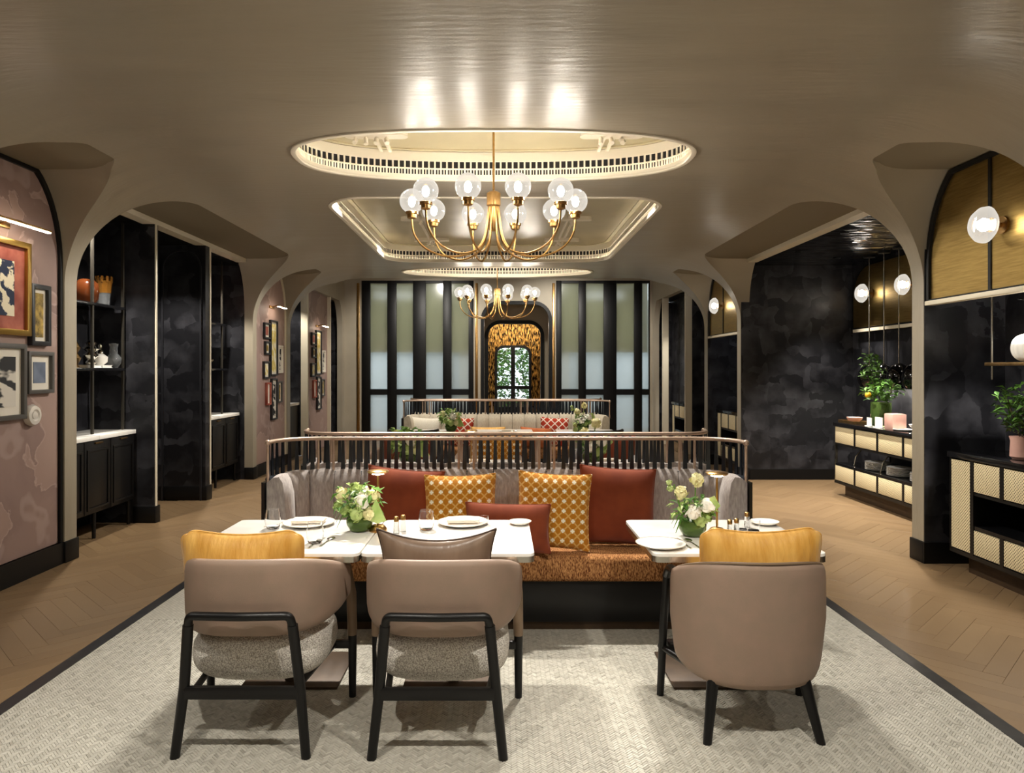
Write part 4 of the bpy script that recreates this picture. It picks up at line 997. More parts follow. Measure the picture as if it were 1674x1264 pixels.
lathe_thing('silver_bowl', 'small silver footed bowl at the far end of the farther shelf', 'ornament', (-3.93, 9.45, 1.57), [('body', [(0.04,0),(0.015,0.03),(0.03,0.06),(0.075,0.1),(0.08,0.12)], 'silver')])
# white marble ledge in rear niche
struct('trim_20', MB().box(XL-0.45, XL-0.14, 11.9, 12.74, 0.92, 0.96), 'marble_white', 'white stone ledge in the far left niche', 'ledge')
struct('wall_ledge_base', MB().box(XL-0.45, XL-0.16, 11.9, 12.74, 0, 0.92), 'black_wood', 'black cabinet front under the far left ledge', 'wall')

# ------------------------------------------------------------------ rattan counters on the right
def counter(x, ya, yb, div, ztop, label, tall=None, depth=0.62, yfar_end=True):
    """front at x facing -x, runs ya (near) to yb (far); div = bay boundaries in y from far to near"""
    t = thing('rattan_counter', label, 'counter', (x, (ya+yb)/2, 0), group='rattan fronted counters')
    o = -(ya+yb)/2
    B = lambda x0,x1,y0,y1,z0,z1: MB().box(x0,x1,y0+o,y1+o,z0,z1)
    part('plinth', B(0.09, depth-0.02, ya, yb-0.09, 0, 0.16), 'base_bronze', t)
    part('worktop', B(-0.015, depth, ya, yb+0.012, ztop-0.045, ztop), 'stone_black', t, bevel=0.004)
    part('bottom_board', B(0, depth-.01, ya, yb, 0.145, 0.175), 'black_wood', t)
    part('back_panel', B(depth-0.03, depth-0.01, ya, yb, 0.17, ztop-0.05), 'black_wood', t)
    lower, mid = 0.37, 0.64
    part('shelf', B(0.002, depth-.01, ya, yb, lower, lower+0.025), 'stone_black', t)
    part('shelf', B(0.002, depth-.01, ya, yb, mid-0.02, mid), 'black_wood', t)
    part('end_panel', B(0, 0.03, yb-0.022, yb, 0.17, ztop-0.045), 'steel' if tall is None else 'black_wood', t)
    if tall is None:
        part('end_post', B(depth-0.04, depth-.01, yb-0.022, yb, 0.17, ztop-0.045), 'black_wood', t)
    for i in range(len(div)-1):
        a, b = div[i+1], div[i]
        if tall and i == 0:
            d = part('door', MB().box(0.0, 0.02, a+.012+o, b-.012+o, 0.185, ztop-0.06), 'rattan', t); continue
        for z0, z1 in ((0.185, lower-0.008), (mid+0.008, ztop-0.055)):
            part('drawer', MB().box(0.0, 0.02, a+.018+o, b-.018+o, z0, z1), 'rattan', t, bevel=0.002)
        for z0, z1 in ((0.175, lower), (mid, ztop-0.045)):
            part('divider', B(-0.004, 0.35, a-0.018, a+0.018, z0, z1), 'black_wood', t)
    if tall:
        part('divider', B(-0.004, depth-.05, div[1]-0.018, div[1]+0.018, 0.175, ztop-0.045), 'black_wood', t)
        part('end_side', B(0.02, depth-.03, yb-0.02, yb, 0.175, ztop-0.045), 'black_wood', t)
    return t
counter(4.18, 5.9, 8.80, [8.80, 8.30, 7.80, 7.30, 6.80, 6.30, 5.9], 0.90, 'long rattan drawer counter with black top in the servery recess', None, 0.72)
counter(XR+0.10, 4.22, 5.48, [5.48, 5.22, 4.91, 4.60, 4.24], 0.92, 'rattan fronted counter with black stone top nearest on the right', True, 0.54)
counter(XR+0.10, 10.12, 11.35, [11.35, 11.15, 10.80, 10.45, 10.12], 0.92, 'small rattan counter in the far right arch', True, 0.54)
counter(XR+0.02, 13.05, 14.0, [14.0, 13.8, 13.45, 13.05], 0.92, 'small rattan counter in the farthest right arch', True, 0.36)
for i, y in enumerate((8.55, 7.95)):
    t = thing('tube_brace', ('bent steel tube brace at the far end of the counter', 'second bent steel tube brace under the counter')[i], 'brace', (4.3, y, 0.395))
    part('tube', MB().tube([(0,0,0.0),(0.02,0,0.1),(0.12,0,0.225)], 0.007, 8), 'steel', t)
    part('foot', MB().lathe([(0.014,0),(0.014,0.01)], 12), 'steel', t)
# plate stacks
pl = MB()
def plate_stack(loc, n, label):
    t = thing('plate_stack', label, 'plates', loc, group='white plates on the servery shelf')
    me = MB().lathe([(0.09,0),(0.135,0.009),(0.14,0.014),(0.13,0.014),(0.09,0.006)], 28).mesh('plate', smooth=40)
    for k in range(n): link('plate', me, 'plate_stack', t, (0,0,k*0.0135))
for i, y in enumerate((8.12, 7.66, 7.22, 6.75)):
    plate_stack((4.36, y, 0.395), 7, ('stack of white plates nearest the charcoal wall', 'second stack of white plates on the servery shelf', 'third stack of white plates, partly behind the pillar', 'fourth stack of white plates behind the pillar')[i])
# things on the servery counter
def box_thing(name, label, cat, loc, dims, m, rz=0, bevel=0.004, top=None):
    t = thing(name, label, cat, loc, rz); x, y, z = dims
    part('body', MB().box(-x/2, x/2, -y/2, y/2, 0, z), m, t, bevel=bevel)
    part('top', MB().box(-x/2+.01, x/2-.01, -y/2+.01, y/2-.01, z, z+0.004), top or m, t)
    return t
t = thing('wood_tray', 'wooden serving tray with raised rim on the servery counter end', 'tray', (4.34, 8.62, 0.90))
part('base', MB().box(-0.11,0.11,-0.19,0.19,0,0.012), 'bronze_antique', t); part('rim', MB().ring([(-.11,-.19),(.11,-.19),(.11,.19),(-.11,.19)], [(-.1,-.18),(.1,-.18),(.1,.18),(-.1,.18)], 'z', 0.012, 0.03), 'bronze_antique', t)
lathe_thing('wood_bowl', 'pale wooden bowl standing in the serving tray', 'bowl', (4.34, 8.62, 0.912), [('body', [(0.05,0),(0.085,0.04),(0.09,0.06),(0.083,0.06),(0.04,0.015)], 'pot_pink')])
for i, (x, y, z, hh, ww) in enumerate(((4.26, 8.12, 0.9, 0.10, 0.10), (4.24, 7.88, 0.9, 0.12, 0.15))):
    t = thing('menu_card', ('small white card standing on the servery counter', 'larger white card before the servery plant')[i], 'card', (x, y, z))
    part('sheet', MB().box(-0.004,0.004,-ww/2,ww/2,0,hh), 'paper_white', t); part('foot', MB().box(-0.03,0.03,-ww/2,ww/2,0,0.008), 'paper_white', t)
box_thing('pink_box', 'pink cardboard box on the servery counter before the plant', 'box', (4.30, 7.66, 0.90), (0.15, 0.17, 0.17), 'pot_pink')
lathe_thing('white_bowl', 'wide white bowl on the servery counter beside the pillar', 'bowl', (4.42, 7.3, 0.90), [('body', [(0.06,0),(0.15,0.06),(0.16,0.08),(0.15,0.08),(0.05,0.015)], 'porcelain')], n=28)
lathe_thing('glass_plate', 'low glass platter lying on the servery counter', 'plate', (4.30, 7.50, 0.90), [('body', [(0.06,0),(0.10,0.012),(0.105,0.02),(0.095,0.018),(0.05,0.006)], 'porcelain')], n=24)
def plant(loc, label, pot, potm, pts, stems, L=0.07, m='leaf_green', cat='plant'):
    t = thing('potted_plant', label, cat, loc)
    part('pot', MB().lathe(pot, 24), potm, t, smooth=45)
    part('soil', MB().lathe([(pot[-1][0]*.9, pot[-1][1]-0.025),(pot[-1][0]*.88, pot[-1][1]-0.015)], 16), 'stem_wood', t)
    for s in stems: part('stem', MB().tube(s, 0.005, 6), 'stem_wood', t)
    k = max(1, len(pts)//2)
    foliage('leaves', pts[:k], L, L*.5, m, t); foliage('leaves', pts[k:], L, L*.5, 'leaf_dark', t)
    return t
def blob(n, c, r):
    out = []
    for k in range(n):
        v = Vector((random.gauss(0,1), random.gauss(0,1), random.gauss(0,1))).normalized()*random.random()**.35
        out.append((c[0]+v.x*r[0], c[1]+v.y*r[1], c[2]+v.z*r[2]))
    return out
pp = plant((4.42, 8.17, 0.90), 'leafy green branches in a glass vase on the servery counter', [(0.09,0),(0.11,0.02),(0.11,0.26),(0.105,0.28)], 'vase_green',
      blob(190,(0,0,0.40),(.17,.26,.14))+blob(110,(-.05,.12,.66),(.12,.16,.18)), [[(0,0,.1),(-.04,.1,.5),(-.06,.14,.75)],[(0,0,.1),(.1,-.1,.5)],[(0,0,.1),(.02,.1,.5)]], 0.085)
part('flower', MB().sphere((-0.16,-0.02,0.36), 0.035, 10, 6), 'yellow_petal', pp)
plant((3.68, 4.96, 0.92), 'bushy green plant in a pink pot on the nearest counter', [(0.055,0),(0.075,0.02),(0.07,0.13),(0.078,0.16)], 'pot_pink',
      blob(230,(0,0,.38),(.17,.2,.16))+blob(100,(0.0,.0,.25),(.1,.12,.09)), [[(0,0,.1),(.02,.02,.4)],[(0,0,.1),(-.06,.06,.42)],[(0,0,.1),(.05,-.07,.42)]], 0.06)
# hanging shelf and ribbed lantern in nearest right niche
t = thing('hanging_shelf', 'black shelf hung on thin rods in the nearest right niche', 'shelf', (3.72, 4.8, 1.58))
part('board', MB().box(-0.13, 0.32, -0.55, 0.42, 0, 0.025), 'bronze_antique', t, bevel=0.003)
for y in (0.38, -0.2): part('rod', MB().cyl((-0.10, y, -0.10), (-0.10, y, 0.52), 0.007, n=8), 'steel', t)
t = thing('ribbed_lantern', 'white ribbed round lantern on the hanging shelf', 'lantern', (3.72, 4.90, 1.605))
prof = []
for k in range(25):
    a = -PI/2+PI*k/24; prof.append((0.135*math.cos(a)**0.6 if math.cos(a) > 1e-6 else 0.02, 0.10+0.10*math.sin(a)))
mb = MB().lathe(prof, 48)
mb.v = [((1+0.035*math.cos(14*math.atan2(v[1], v[0])))*v[0], (1+0.035*math.cos(14*math.atan2(v[1], v[0])))*v[1], v[2]) for v in mb.v]
part('body', mb, 'porcelain', t, smooth=50); part('collar', MB().lathe([(0.04,0.195),(0.045,0.21),(0.03,0.21)], 20), 'porcelain', t)
# pendants over the servery counter
for i, (x, y) in enumerate(((4.80, 9.15), (4.80, 8.80), (4.80, 8.47), (4.80, 8.14))):
    t = thing('heat_lamp', ('glossy black globe heat lamp nearest the charcoal wall', 'second glossy black globe heat lamp from the charcoal wall', 'third glossy black globe heat lamp from the charcoal wall', 'fourth glossy black globe heat lamp, next to the pillar')[i], 'pendant lamp', (x, y, ZD), group='heat lamps over the servery')
    part('canopy', MB().lathe([(0.07,-0.02),(0.07,0),(0.02,0)], 20), 'black_paint', t)
    part('rod', MB().cyl((0,0,-0.02), (0,0,-1.42), 0.008, n=8), 'steel', t)
    part('shade', MB().lathe([(0.03,-1.40),(0.08,-1.43),(0.13,-1.50),(0.145,-1.58),(0.13,-1.66),(0.10,-1.70),(0.095,-1.695),(0.12,-1.62)], 28), 'black_gloss', t, smooth=60)
    part('bulb', MB().sphere((0,0,-1.66), 0.04, 12, 8), 'globe_bulb', t, smooth=60)
# downlights in the bays
downlight((3.66, 4.9, 2.05), 70, 'recessed lamp under the nearest brass hood', angle=110)
for nm, x, y, z, p in (('the nearer left niche', -3.70, 6.4, ZD, 110), ('the left passage', -3.8, 7.75, ZD, 80), ('the farther left niche', -3.70, 9.2, ZD, 110), ('the far left niche', -3.75, 12.3, 3.07, 60), ('the farthest right niche', 3.6, 13.9, 3.07, 60)):
    downlight((x, y, z), p, 'recessed lamp in the ceiling of '+nm, angle=95)
for sx, nm in ((-1, 'left'), (1, 'right')):
    downlight((XC+sx*3.08, 2.1, ZV), 30, 'added unseen fill lamp in the vault beside the viewpoint on the %s' % nm, angle=120, m='pillar_plaster')  # added fill lamps, kept out of view
for sx in (-1.4, 1.4):
    downlight((XC+sx, 13.6, 3.72), 170, 'lamp added to brighten the far wall, in the far ceiling on the %s' % ('left' if sx < 0 else 'right'), aim=(0, 0.6, -0.95), angle=120)  # added lamp tilted at the far wall to brighten it
    downlight((XC+sx*0.7, 1.6, ZC), 110, 'added unseen fill lamp above the viewpoint on the %s' % ('left' if sx < 0 else 'right'), angle=120, m='ceiling_plaster')  # added frontal fill, above the frame
# ------------------------------------------------------------------ upholstery helpers
def pillow(w, h, t, n=22, pinch=0.10, pw=2.2, rd=0.0, rp=2):
    """pillow standing in the xz plane, centre at origin, thickness along y"""
    mb = MB(); vs = []; 
    def P(u, v, s):
        # u,v in -1..1 ; edges bow inward, corners keep out
        ex = 1-pinch*(1-abs(u)**2)*0.0
        x = u*w/2*(1-pinch*(1-v*v)*abs(u)**3*0.9); z = v*h/2*(1-pinch*(1-u*u)*abs(v)**3*0.9)
        th = t/2*max(0, (1-abs(u)**pw))**0.55*max(0, (1-abs(v)**pw))**0.55
        x, z = x*(1-rd*abs(v)**rp*u*u), z*(1-rd*abs(u)**rp*v*v)
        return (x, s*th, z)
    idx = {}
    for s in (-1, 1):
        for i in range(n+1):
            for j in range(n+1):
                edge = i in (0,n) or j in (0,n)
                key = (i,j,0 if edge else s)
                if key in idx: continue
                # denser towards edges
                u = math.sin(PI/2*(2*i/n-1)); v = math.sin(PI/2*(2*j/n-1))
                idx[key] = len(vs); vs.append(P(u, v, 0 if edge else s))
    fs = []
    g = lambda i,j,s: idx[(i,j,0 if (i in (0,n) or j in (0,n)) else s)]
    for s in (-1, 1):
        for i in range(n):
            for j in range(n):
                q = (g(i,j,s), g(i+1,j,s), g(i+1,j+1,s), g(i,j+1,s)); fs.append(q if s < 0 else q[::-1])
    mb.add(vs, fs)
    edge = []
    rng = range(n)
    for i in range(n): edge.append(vs[g(i,0,1)])
    for j in range(n): edge.append(vs[g(n,j,1)])
    for i in range(n, 0, -1): edge.append(vs[g(i,n,1)])
    for j in range(n, 0, -1): edge.append(vs[g(0,j,1)])
    return mb, edge
def cushion(name, label, loc, w, h, t, m, tilt=0.0, rz=0, roll=0, piping=None, group=None, pinch=0.10, wave=0, rd=0.03, rp=2):
    mb, edge = pillow(w, h, t, pinch=pinch, rd=rd, rp=rp)
    f = lambda v: (v[0], v[1], v[2]+wave*(2*v[0]/w)**2) if wave else v
    mb.v = [f(v) for v in mb.v]; edge = [f(v) for v in edge]
    o = thing(name, label, 'cushion', loc, group=group)
    o.rotation_euler = (tilt, roll, rz)
    part('cover', mb, m, o, smooth=80)
    part('piping', MB().tube(edge, 0.0045, 6, closed=True), piping or m, o, smooth=80)
    return o

# ------------------------------------------------------------------ sofas with rail screens
def upath(hw, depth, r, n=8):
    """U path in plan, opening towards -y; back line at y=0"""
    pts = [(-hw, -depth)]
    for k in range(n+1): a = PI-PI/2*k/n; pts.append((-hw+r+r*math.cos(a), -r+r*math.sin(a)))
    for k in range(n+1): a = PI/2-PI/2*k/n; pts.append((hw-r+r*math.cos(a), -r+r*math.sin(a)))
    pts.append((hw, -depth)); return [Vector((p[0], p[1], 0)) for p in pts]
def resample(path, s):
    out = []; L = [0]
    for a, b in zip(path, path[1:]): L.append(L[-1]+(b-a).length)
    k = 0; 
    for q in s:
        q = max(0, min(L[-1], q)); k = 0
        while k < len(path)-2 and L[k+1] < q: k += 1
        f = (q-L[k])/max(L[k+1]-L[k], 1e-9); p = path[k].lerp(path[k+1], f); d = (path[k+1]-path[k]).normalized()
        out.append((p, d))
    return out, L[-1]
def sofa(loc, rz, fabric, seatm, label, hw=1.475, group='banquette sofas', nslat=66):
    t = thing('banquette_sofa', label, 'sofa', loc, rz, group=group)      # origin: rail centre line on the floor, seat towards -y
    dep = 0.30
    part('plinth', MB().box(-hw+0.06, hw-0.06, -0.43, 0.0, 0, 0.055), 'base_bronze', t)
    part('base', MB().box(-hw+0.03, hw-0.03, -0.45, 0.05, 0.055, 0.30), 'black_wood', t, bevel=0.006)
    # seat pad
    part('seat_cushion', MB().box(-hw+0.10, hw-0.10, -0.49, -0.06, 0.30, 0.45), seatm, t, bevel=0.035, seg=4, smooth=60)
    # shell
    po = upath(hw+0.03, dep+0.04, 0.27); pi_ = upath(hw+0.002, dep+0.04, 0.245)
    sh = MB(); n = len(po)
    outer = [(p.x, p.y+0.03) for p in po]; inner = [(p.x, p.y+0.003) for p in pi_]
    poly = outer+inner[::-1]
    sh.prism(poly, 'z', 0.06, 0.86); part('shell', sh, 'black_wood', t, smooth=40)
    # channelled back: one pad per channel along the U
    pc = upath(hw-0.075, dep+0.02, 0.18)
    _, Lc = resample(pc, [0]); nch = 19; wch = Lc/nch
    for c in range(nch):
        seg = 5; mb = MB(); rows = []
        for k in range(seg+1):
            (p, d), = resample(pc, [c*wch+0.002+(wch-0.004)*k/seg])[0]
            nrm = Vector((-d.y, d.x, 0))     # towards outside/back
            bul = 0.030*math.sin(PI*k/seg)**0.6 if 0 < k < seg else 0.0
            prof = []
            th = 0.045+bul
            for (o, z) in ((0.07, 0.42), (-th*.8, 0.42), (-th-.006, 0.50), (-th, 0.62), (-th*.9, 0.78), (-th*.6, 0.86), (-th*.1, 0.895+bul*.25), (0.03, 0.89+bul*.25), (0.07, 0.86)):
                prof.append(p+nrm*o+Vector((0,0,z)))
            rows.append(prof)
        m = len(rows[0]); vs = [v for r in rows for v in r]; fs = []
        for k in range(seg):
            for q in range(m): fs.append((k*m+q, k*m+(q+1)%m, (k+1)*m+(q+1)%m, (k+1)*m+q))
        fs.append(tuple(range(m))); fs.append(tuple(seg*m+q for q in range(m))[::-1])
        mb.add(vs, fs); part('back_channel', mb, fabric, t, smooth=50)
    # rail screen
    pr = upath(hw, dep-0.02, 0.25)
    _, Lr = resample(pr, [0]); N = 90
    rp = [p+Vector((0,0,1.10)) for p, d in resample(pr, [Lr*k/N for k in range(N+1)])[0]]
    part('rail', MB().tube(rp, 0.013, 10), 'copper_rail', t, smooth=60)
    for q in (rp[0], rp[-1]): part('rail_knob', MB().sphere(q, 0.019, 12, 8), 'copper_rail', t, smooth=60)
    posts = [0.0, .125, .155, .405, .435, .565, .595, .845, .875, 1.0]
    for f in posts:
        (p, d), = resample(pr, [Lr*f])[0]
        part('post', MB().cyl(p+Vector((0,0,.62)), p+Vector((0,0,1.10)), 0.009, n=8), 'copper_rail', t)
    sl = MB(); sl.add([(-.015,-.005,0),(.015,-.005,0),(.015,.005,0),(-.015,.005,0),(-.008,-.004,.235),(.008,-.004,.235),(.008,.004,.235),(-.008,.004,.235)], [(0,3,2,1),(4,5,6,7),(0,1,5,4),(1,2,6,5),(2,3,7,6),(3,0,4,7)])
    me = sl.mesh('slat')
    for k in range(nslat):
        f = (k+.5)/nslat
        if min(abs(f-q) for q in posts) < 0.006: continue
        (p, d), = resample(pr, [Lr*f])[0]
        link('slat', me, 'navy_slat', t, p+Vector((0,0,0.86)), (0,0,math.atan2(d.y, d.x)))
    lr = [p+Vector((0,0,0.875)) for p, d in resample(pr, [Lr*k/N for k in range(N+1)])[0]]
    part('lower_rail', MB().tube(lr, 0.016, 8), 'navy_slat', t, smooth=60)
    return t
SX = 0.04
sofa((SX, 4.62, 0), 0, 'sofa_grey', 'seat_tweed', 'grey channel-backed sofa with tweed seat facing the nearest tables')
sofa((SX, 4.96, 0), PI, 'sofa_grey', 'seat_tweed', 'second sofa standing back to back behind the grey sofa')
sofa((SX+0.05, 10.36, 0), 0, 'sofa_cream', 'seat_tweed', 'cream channel-backed sofa far off facing the camera')
sofa((SX+0.05, 10.70, 0), PI, 'sofa_cream', 'seat_tweed', 'farthest sofa, back to back with the cream sofa')

# cushions of the near sofa
CG = 'cushions on the grey sofa'
def spx(px, y): return (px-VPX)*y/F_PX
yb_ = 4.375
cushion('square_cushion', 'large rust velvet cushion left of the mustard ones', (spx(658,yb_), yb_, 0.70), 0.49, 0.49, 0.15, 'velvet_rust', -0.22, 0.06, 0.10, group=CG)
cushion('square_cushion', 'left mustard star-patterned cushion on the grey sofa', (spx(753,4.28), 4.28, 0.69), 0.45, 0.46, 0.14, 'mustard_print', -0.2, 0.03, -0.02, group=CG)
cushion('square_cushion', 'right mustard star-patterned cushion on the grey sofa', (spx(905,4.28), 4.28, 0.695), 0.46, 0.47, 0.14, 'mustard_print', -0.2, -0.05, 0.05, group=CG)
cushion('square_cushion', 'large rust velvet cushion right of the mustard ones', (spx(1008,yb_+.02), yb_+.02, 0.705), 0.49, 0.49, 0.15, 'velvet_rust', -0.22, -0.05, 0.06, group=CG)
cushion('lumbar_cushion', 'small rust velvet lumbar cushion leaning on the mustard cushions', (spx(830,4.13), 4.13, 0.625), 0.52, 0.29, 0.12, 'velvet_rust', -0.3, 0.02, 0.03, group=CG)
# cushions of the far cream sofa
CG2 = 'cushions on the cream sofa'
yf = 10.14
for px, m, l, w in ((695, 'linen_cream', 'cream cushion at the left end of the cream sofa', .46), (752, 'red_lattice', 'red lattice cushion on the left of the cream sofa', .4), (906, 'red_lattice', 'red lattice cushion on the right of the cream sofa', .42), (968, 'linen_cream', 'cream cushion at the right end of the cream sofa', .46)):
    cushion('square_cushion', l, (spx(px,yf), yf, 0.66), w, 0.42, 0.14, m, -0.2, 0, 0.05, group=CG2)
cushion('lumbar_cushion', 'tan brown lumbar cushion on the cream sofa', (spx(798,yf-.2), yf-.2, 0.60), .5, .3, .13, 'silk_gold', -0.25, group=CG2)
cushion('lumbar_cushion', 'soft orange lumbar cushion on the cream sofa', (spx(876,yf-.2), yf-.2, 0.59), .46, .3, .13, 'velvet_orange', -0.25, 0, .06, group=CG2)

# ------------------------------------------------------------------ chairs
def bent_shell(hw, dep, zc0, hh0, th, taper=0.55, zc1=None, n=36, m=14, p=2.3, rr=0.10, cover=PI, lean=0.0, squash_bot=0.0, ve=0.45):
    """barrel back; closed end at y=0 (rear), arms run to +y. returns MB"""
    mb = MB(); vs = []; fs = []
    zc1 = zc0 if zc1 is None else zc1
    def plan(t, o):
        a = -PI/2+t*cover/2
        ca, sa = math.cos(a), math.sin(a)
        x = (hw+o)*math.copysign(abs(ca)**(2/p), ca); y = (dep+o)*math.copysign(abs(sa)**(2/p), sa)+dep
        return x, y
    ring = 16
    for i in range(n+1):
        t = -1+2*i/n; e = abs(t)
        hh = hh0*(1-taper*e**2.6); zc = zc0+(zc1-zc0)*e**2
        endf = 1.0
        if e > 0.93: endf = max(0.25, math.sqrt(max(0, 1-((e-0.93)/0.075)**2)))
        for k in range(ring):
            a = 2*PI*k/ring; ca, sa = math.cos(a), math.sin(a)
            o = th/2*math.copysign(abs(ca)**0.5, ca)*endf; dz = hh*endf**.5*math.copysign(abs(sa)**ve, sa)
            x, y = plan(t, o); k2 = 1-squash_bot*max(0, -dz/hh0)*0.5*(1-(zc+dz)*0)
            y2 = y-lean*dz*(1-e)
            vs.append((x*k2, y2, zc+dz))
    for i in range(n):
        for k in range(ring): fs.append((i*ring+k, i*ring+(k+1)%ring, (i+1)*ring+(k+1)%ring, (i+1)*ring+k))
    fs.append(tuple(range(ring))); fs.append(tuple(n*ring+k for k in range(ring))[::-1])
    return mb.add(vs, fs)
def round_seat(hw, y0, y1, z0, z1, p=3.2, n=40, m=14, belly=0.55):
    mb = MB(); vs = []; fs = []; yc, hd = (y0+y1)/2, (y1-y0)/2; zc, hh = (z0+z1)/2, (z1-z0)/2
    for i in range(m+1):
        ph = -PI/2+PI*i/m; r = max(math.cos(ph), 0)**belly; z = zc+hh*math.copysign(abs(math.sin(ph))**0.75, math.sin(ph))
        for k in range(n):
            a = 2*PI*k/n; ca, sa = math.cos(a), math.sin(a)
            vs.append((max(r,.001)*hw*math.copysign(abs(ca)**(2/p), ca), yc+max(r,.001)*hd*math.copysign(abs(sa)**(2/p), sa), z))
    for i in range(m):
        for k in range(n): fs.append((i*n+k, i*n+(k+1)%n, (i+1)*n+(k+1)%n, (i+1)*n+k))
    fs.append(tuple(range(n))[::-1]); fs.append(tuple(m*n+k for k in range(n)))
    return mb.add(vs, fs)
def rounded_path(pts, r=0.05, n=6):
    pts = [Vector(p) for p in pts]; out = [pts[0]]
    for i in range(1, len(pts)-1):
        a, b, c = pts[i-1], pts[i], pts[i+1]; u = (a-b).normalized(); v = (c-b).normalized()
        rr = min(r, (a-b).length*.45, (c-b).length*.45)
        p0, p2 = b+u*rr, b+v*rr
        for k in range(n+1):
            s = k/n; out.append(p0*(1-s)**2+b*2*s*(1-s)+p2*s*s)
    out.append(pts[-1]); return out
def chair_open(loc, rz, label, group='open-back armchairs', back='leather_taupe'):
    """rear at y=0 (facing +y away from the camera)"""
    t = thing('dining_armchair', label, 'chair', loc, rz, group=group)
    part('backrest', bent_shell(0.325, 0.50, 0.632, 0.160, 0.055, 0.62, 0.585, cover=PI*0.98, lean=0.10, p=2.7), back, t, (0, 0.03, 0), smooth=60)
    part('seat', round_seat(0.29, 0.08, 0.60, 0.235, 0.47), 'boucle', t, smooth=70)
    zb = 0.575
    # rear frame: two legs and an arched top bar
    for s in (-1, 1):
        part('leg', MB().tube([(s*0.262, 0.0, 0), (s*0.232, 0.02, 0.28), (s*0.208, 0.0, 0.535)], [0.019, 0.021, 0.021], 12), 'black_wood', t, smooth=50)
    bar = rounded_path([(-0.208, 0.0, 0.53), (-0.200, -0.012, zb), (0, -0.035, zb+0.004), (0.200, -0.012, zb), (0.208, 0.0, 0.53)], 0.04)
    part('top_bar', MB().tube(bar, 0.017, 12), 'black_wood', t, smooth=50)
    part('stretcher', MB().box(-0.235, 0.235, 0.0, 0.026, 0.235, 0.285), 'black_wood', t, bevel=0.006)
    for s in (-1, 1):
        part('leg', MB().tube([(s*0.335, 0.53, 0), (s*0.335, 0.53, 0.30)], [0.017, 0.021], 12), 'black_wood', t, smooth=50)
        part('arm_post', MB().tube([(s*0.335, 0.53, 0.30), (s*0.332, 0.52, 0.50), (s*0.318, 0.47, 0.64)], [0.023, 0.024, 0.024], 12), 'leather_wrap', t, smooth=50)
        part('side_rail', MB().tube([(s*0.20, 0.02, 0.255), (s*0.25, 0.52, 0.255)], 0.014, 8), 'black_wood', t, smooth=50)
    part('front_rail', MB().box(-0.335, 0.335, 0.515, 0.54, 0.235, 0.275), 'black_wood', t, bevel=0.005)
    return t
def chair_tub(loc, rz, label):
    t = thing('tub_armchair', label, 'chair', loc, rz, group='tub armchairs')
    part('backrest', bent_shell(0.325, 0.29, 0.488, 0.268, 0.05, 0.30, 0.48, cover=PI*0.90, lean=0.06, squash_bot=0.17, ve=0.34), 'leather_taupe', t, (0, 0.02, 0), smooth=60)
    # top seam piping
    pp = []
    for i in range(31):
        tt = -0.88+1.76*i/30; a = -PI/2+tt*PI*0.45; ca, sa = math.cos(a), math.sin(a)
        pp.append((0.325*math.copysign(abs(ca)**(2/2.3), ca), 0.29*math.copysign(abs(sa)**(2/2.3), sa)+0.295-0.06*0.26*(1-abs(tt)), 0.757-0.09*abs(tt)**2.6))
    part('seam', MB().tube(pp, 0.006, 6), 'leather_wrap', t, smooth=60)
    part('seat', round_seat(0.285, 0.06, 0.58, 0.25, 0.46), 'boucle', t, smooth=70)
    for s in (-1, 1):
        part('leg', MB().tube([(s*0.236, 0.02, 0), (s*0.19, 0.09, 0.26)], [0.018, 0.026], 12), 'black_wood', t, smooth=50)
        part('leg', MB().tube([(s*0.33, 0.46, 0), (s*0.322, 0.43, 0.35), (s*0.312, 0.40, 0.605)], [0.017, 0.02, 0.018], 12), 'black_wood', t, smooth=50)
        part('arm', MB().tube(rounded_path([(s*0.315, 0.24, 0.655), (s*0.315, 0.34, 0.645), (s*0.312, 0.405, 0.59)], 0.04), [0.02]*9, 12), 'black_wood', t, smooth=50)
        part('side_rail', MB().tube([(s*0.19, 0.1, 0.235), (s*0.33, 0.46, 0.24)], 0.016, 8), 'black_wood', t, smooth=50)
    part('seat_base', MB().box(-0.30, 0.30, 0.40, 0.47, 0.22, 0.27), 'black_wood', t, bevel=0.006)
    return t
chair_open((-0.25, 2.79, 0), 0.0, 'open-back taupe armchair in the middle with the brown satin cushion')
chair_open((-1.035, 2.80, 0), 0.0, 'open-back taupe armchair at the left table with a gold cushion')
chair_tub((1.09, 2.885, 0), 0.0, 'solid-back taupe tub armchair at the right table')
CC = 'cushions on the armchairs'
cushion('lumbar_cushion', 'brown satin cushion with dark piping on the middle armchair', (-0.27, 3.005, 0.665), 0.52, 0.38, 0.14, 'satin_taupe', 0.16, 0, 0, 'piping_brown', CC, 0.16, wave=0.035)
cushion('lumbar_cushion', 'gold silk cushion on the left armchair', (-1.09, 3.0, 0.665), 0.53, 0.40, 0.19, 'silk_gold', 0.16, 0, 0.0, None, CC, 0.05, wave=0.030, rd=0.14, rp=9)
cushion('lumbar_cushion', 'gold silk cushion on the tub armchair at the right', (1.11, 3.02, 0.67), 0.53, 0.40, 0.19, 'silk_gold', 0.16, 0, -0.01, None, CC, 0.05, wave=0.030, rd=0.14, rp=9)
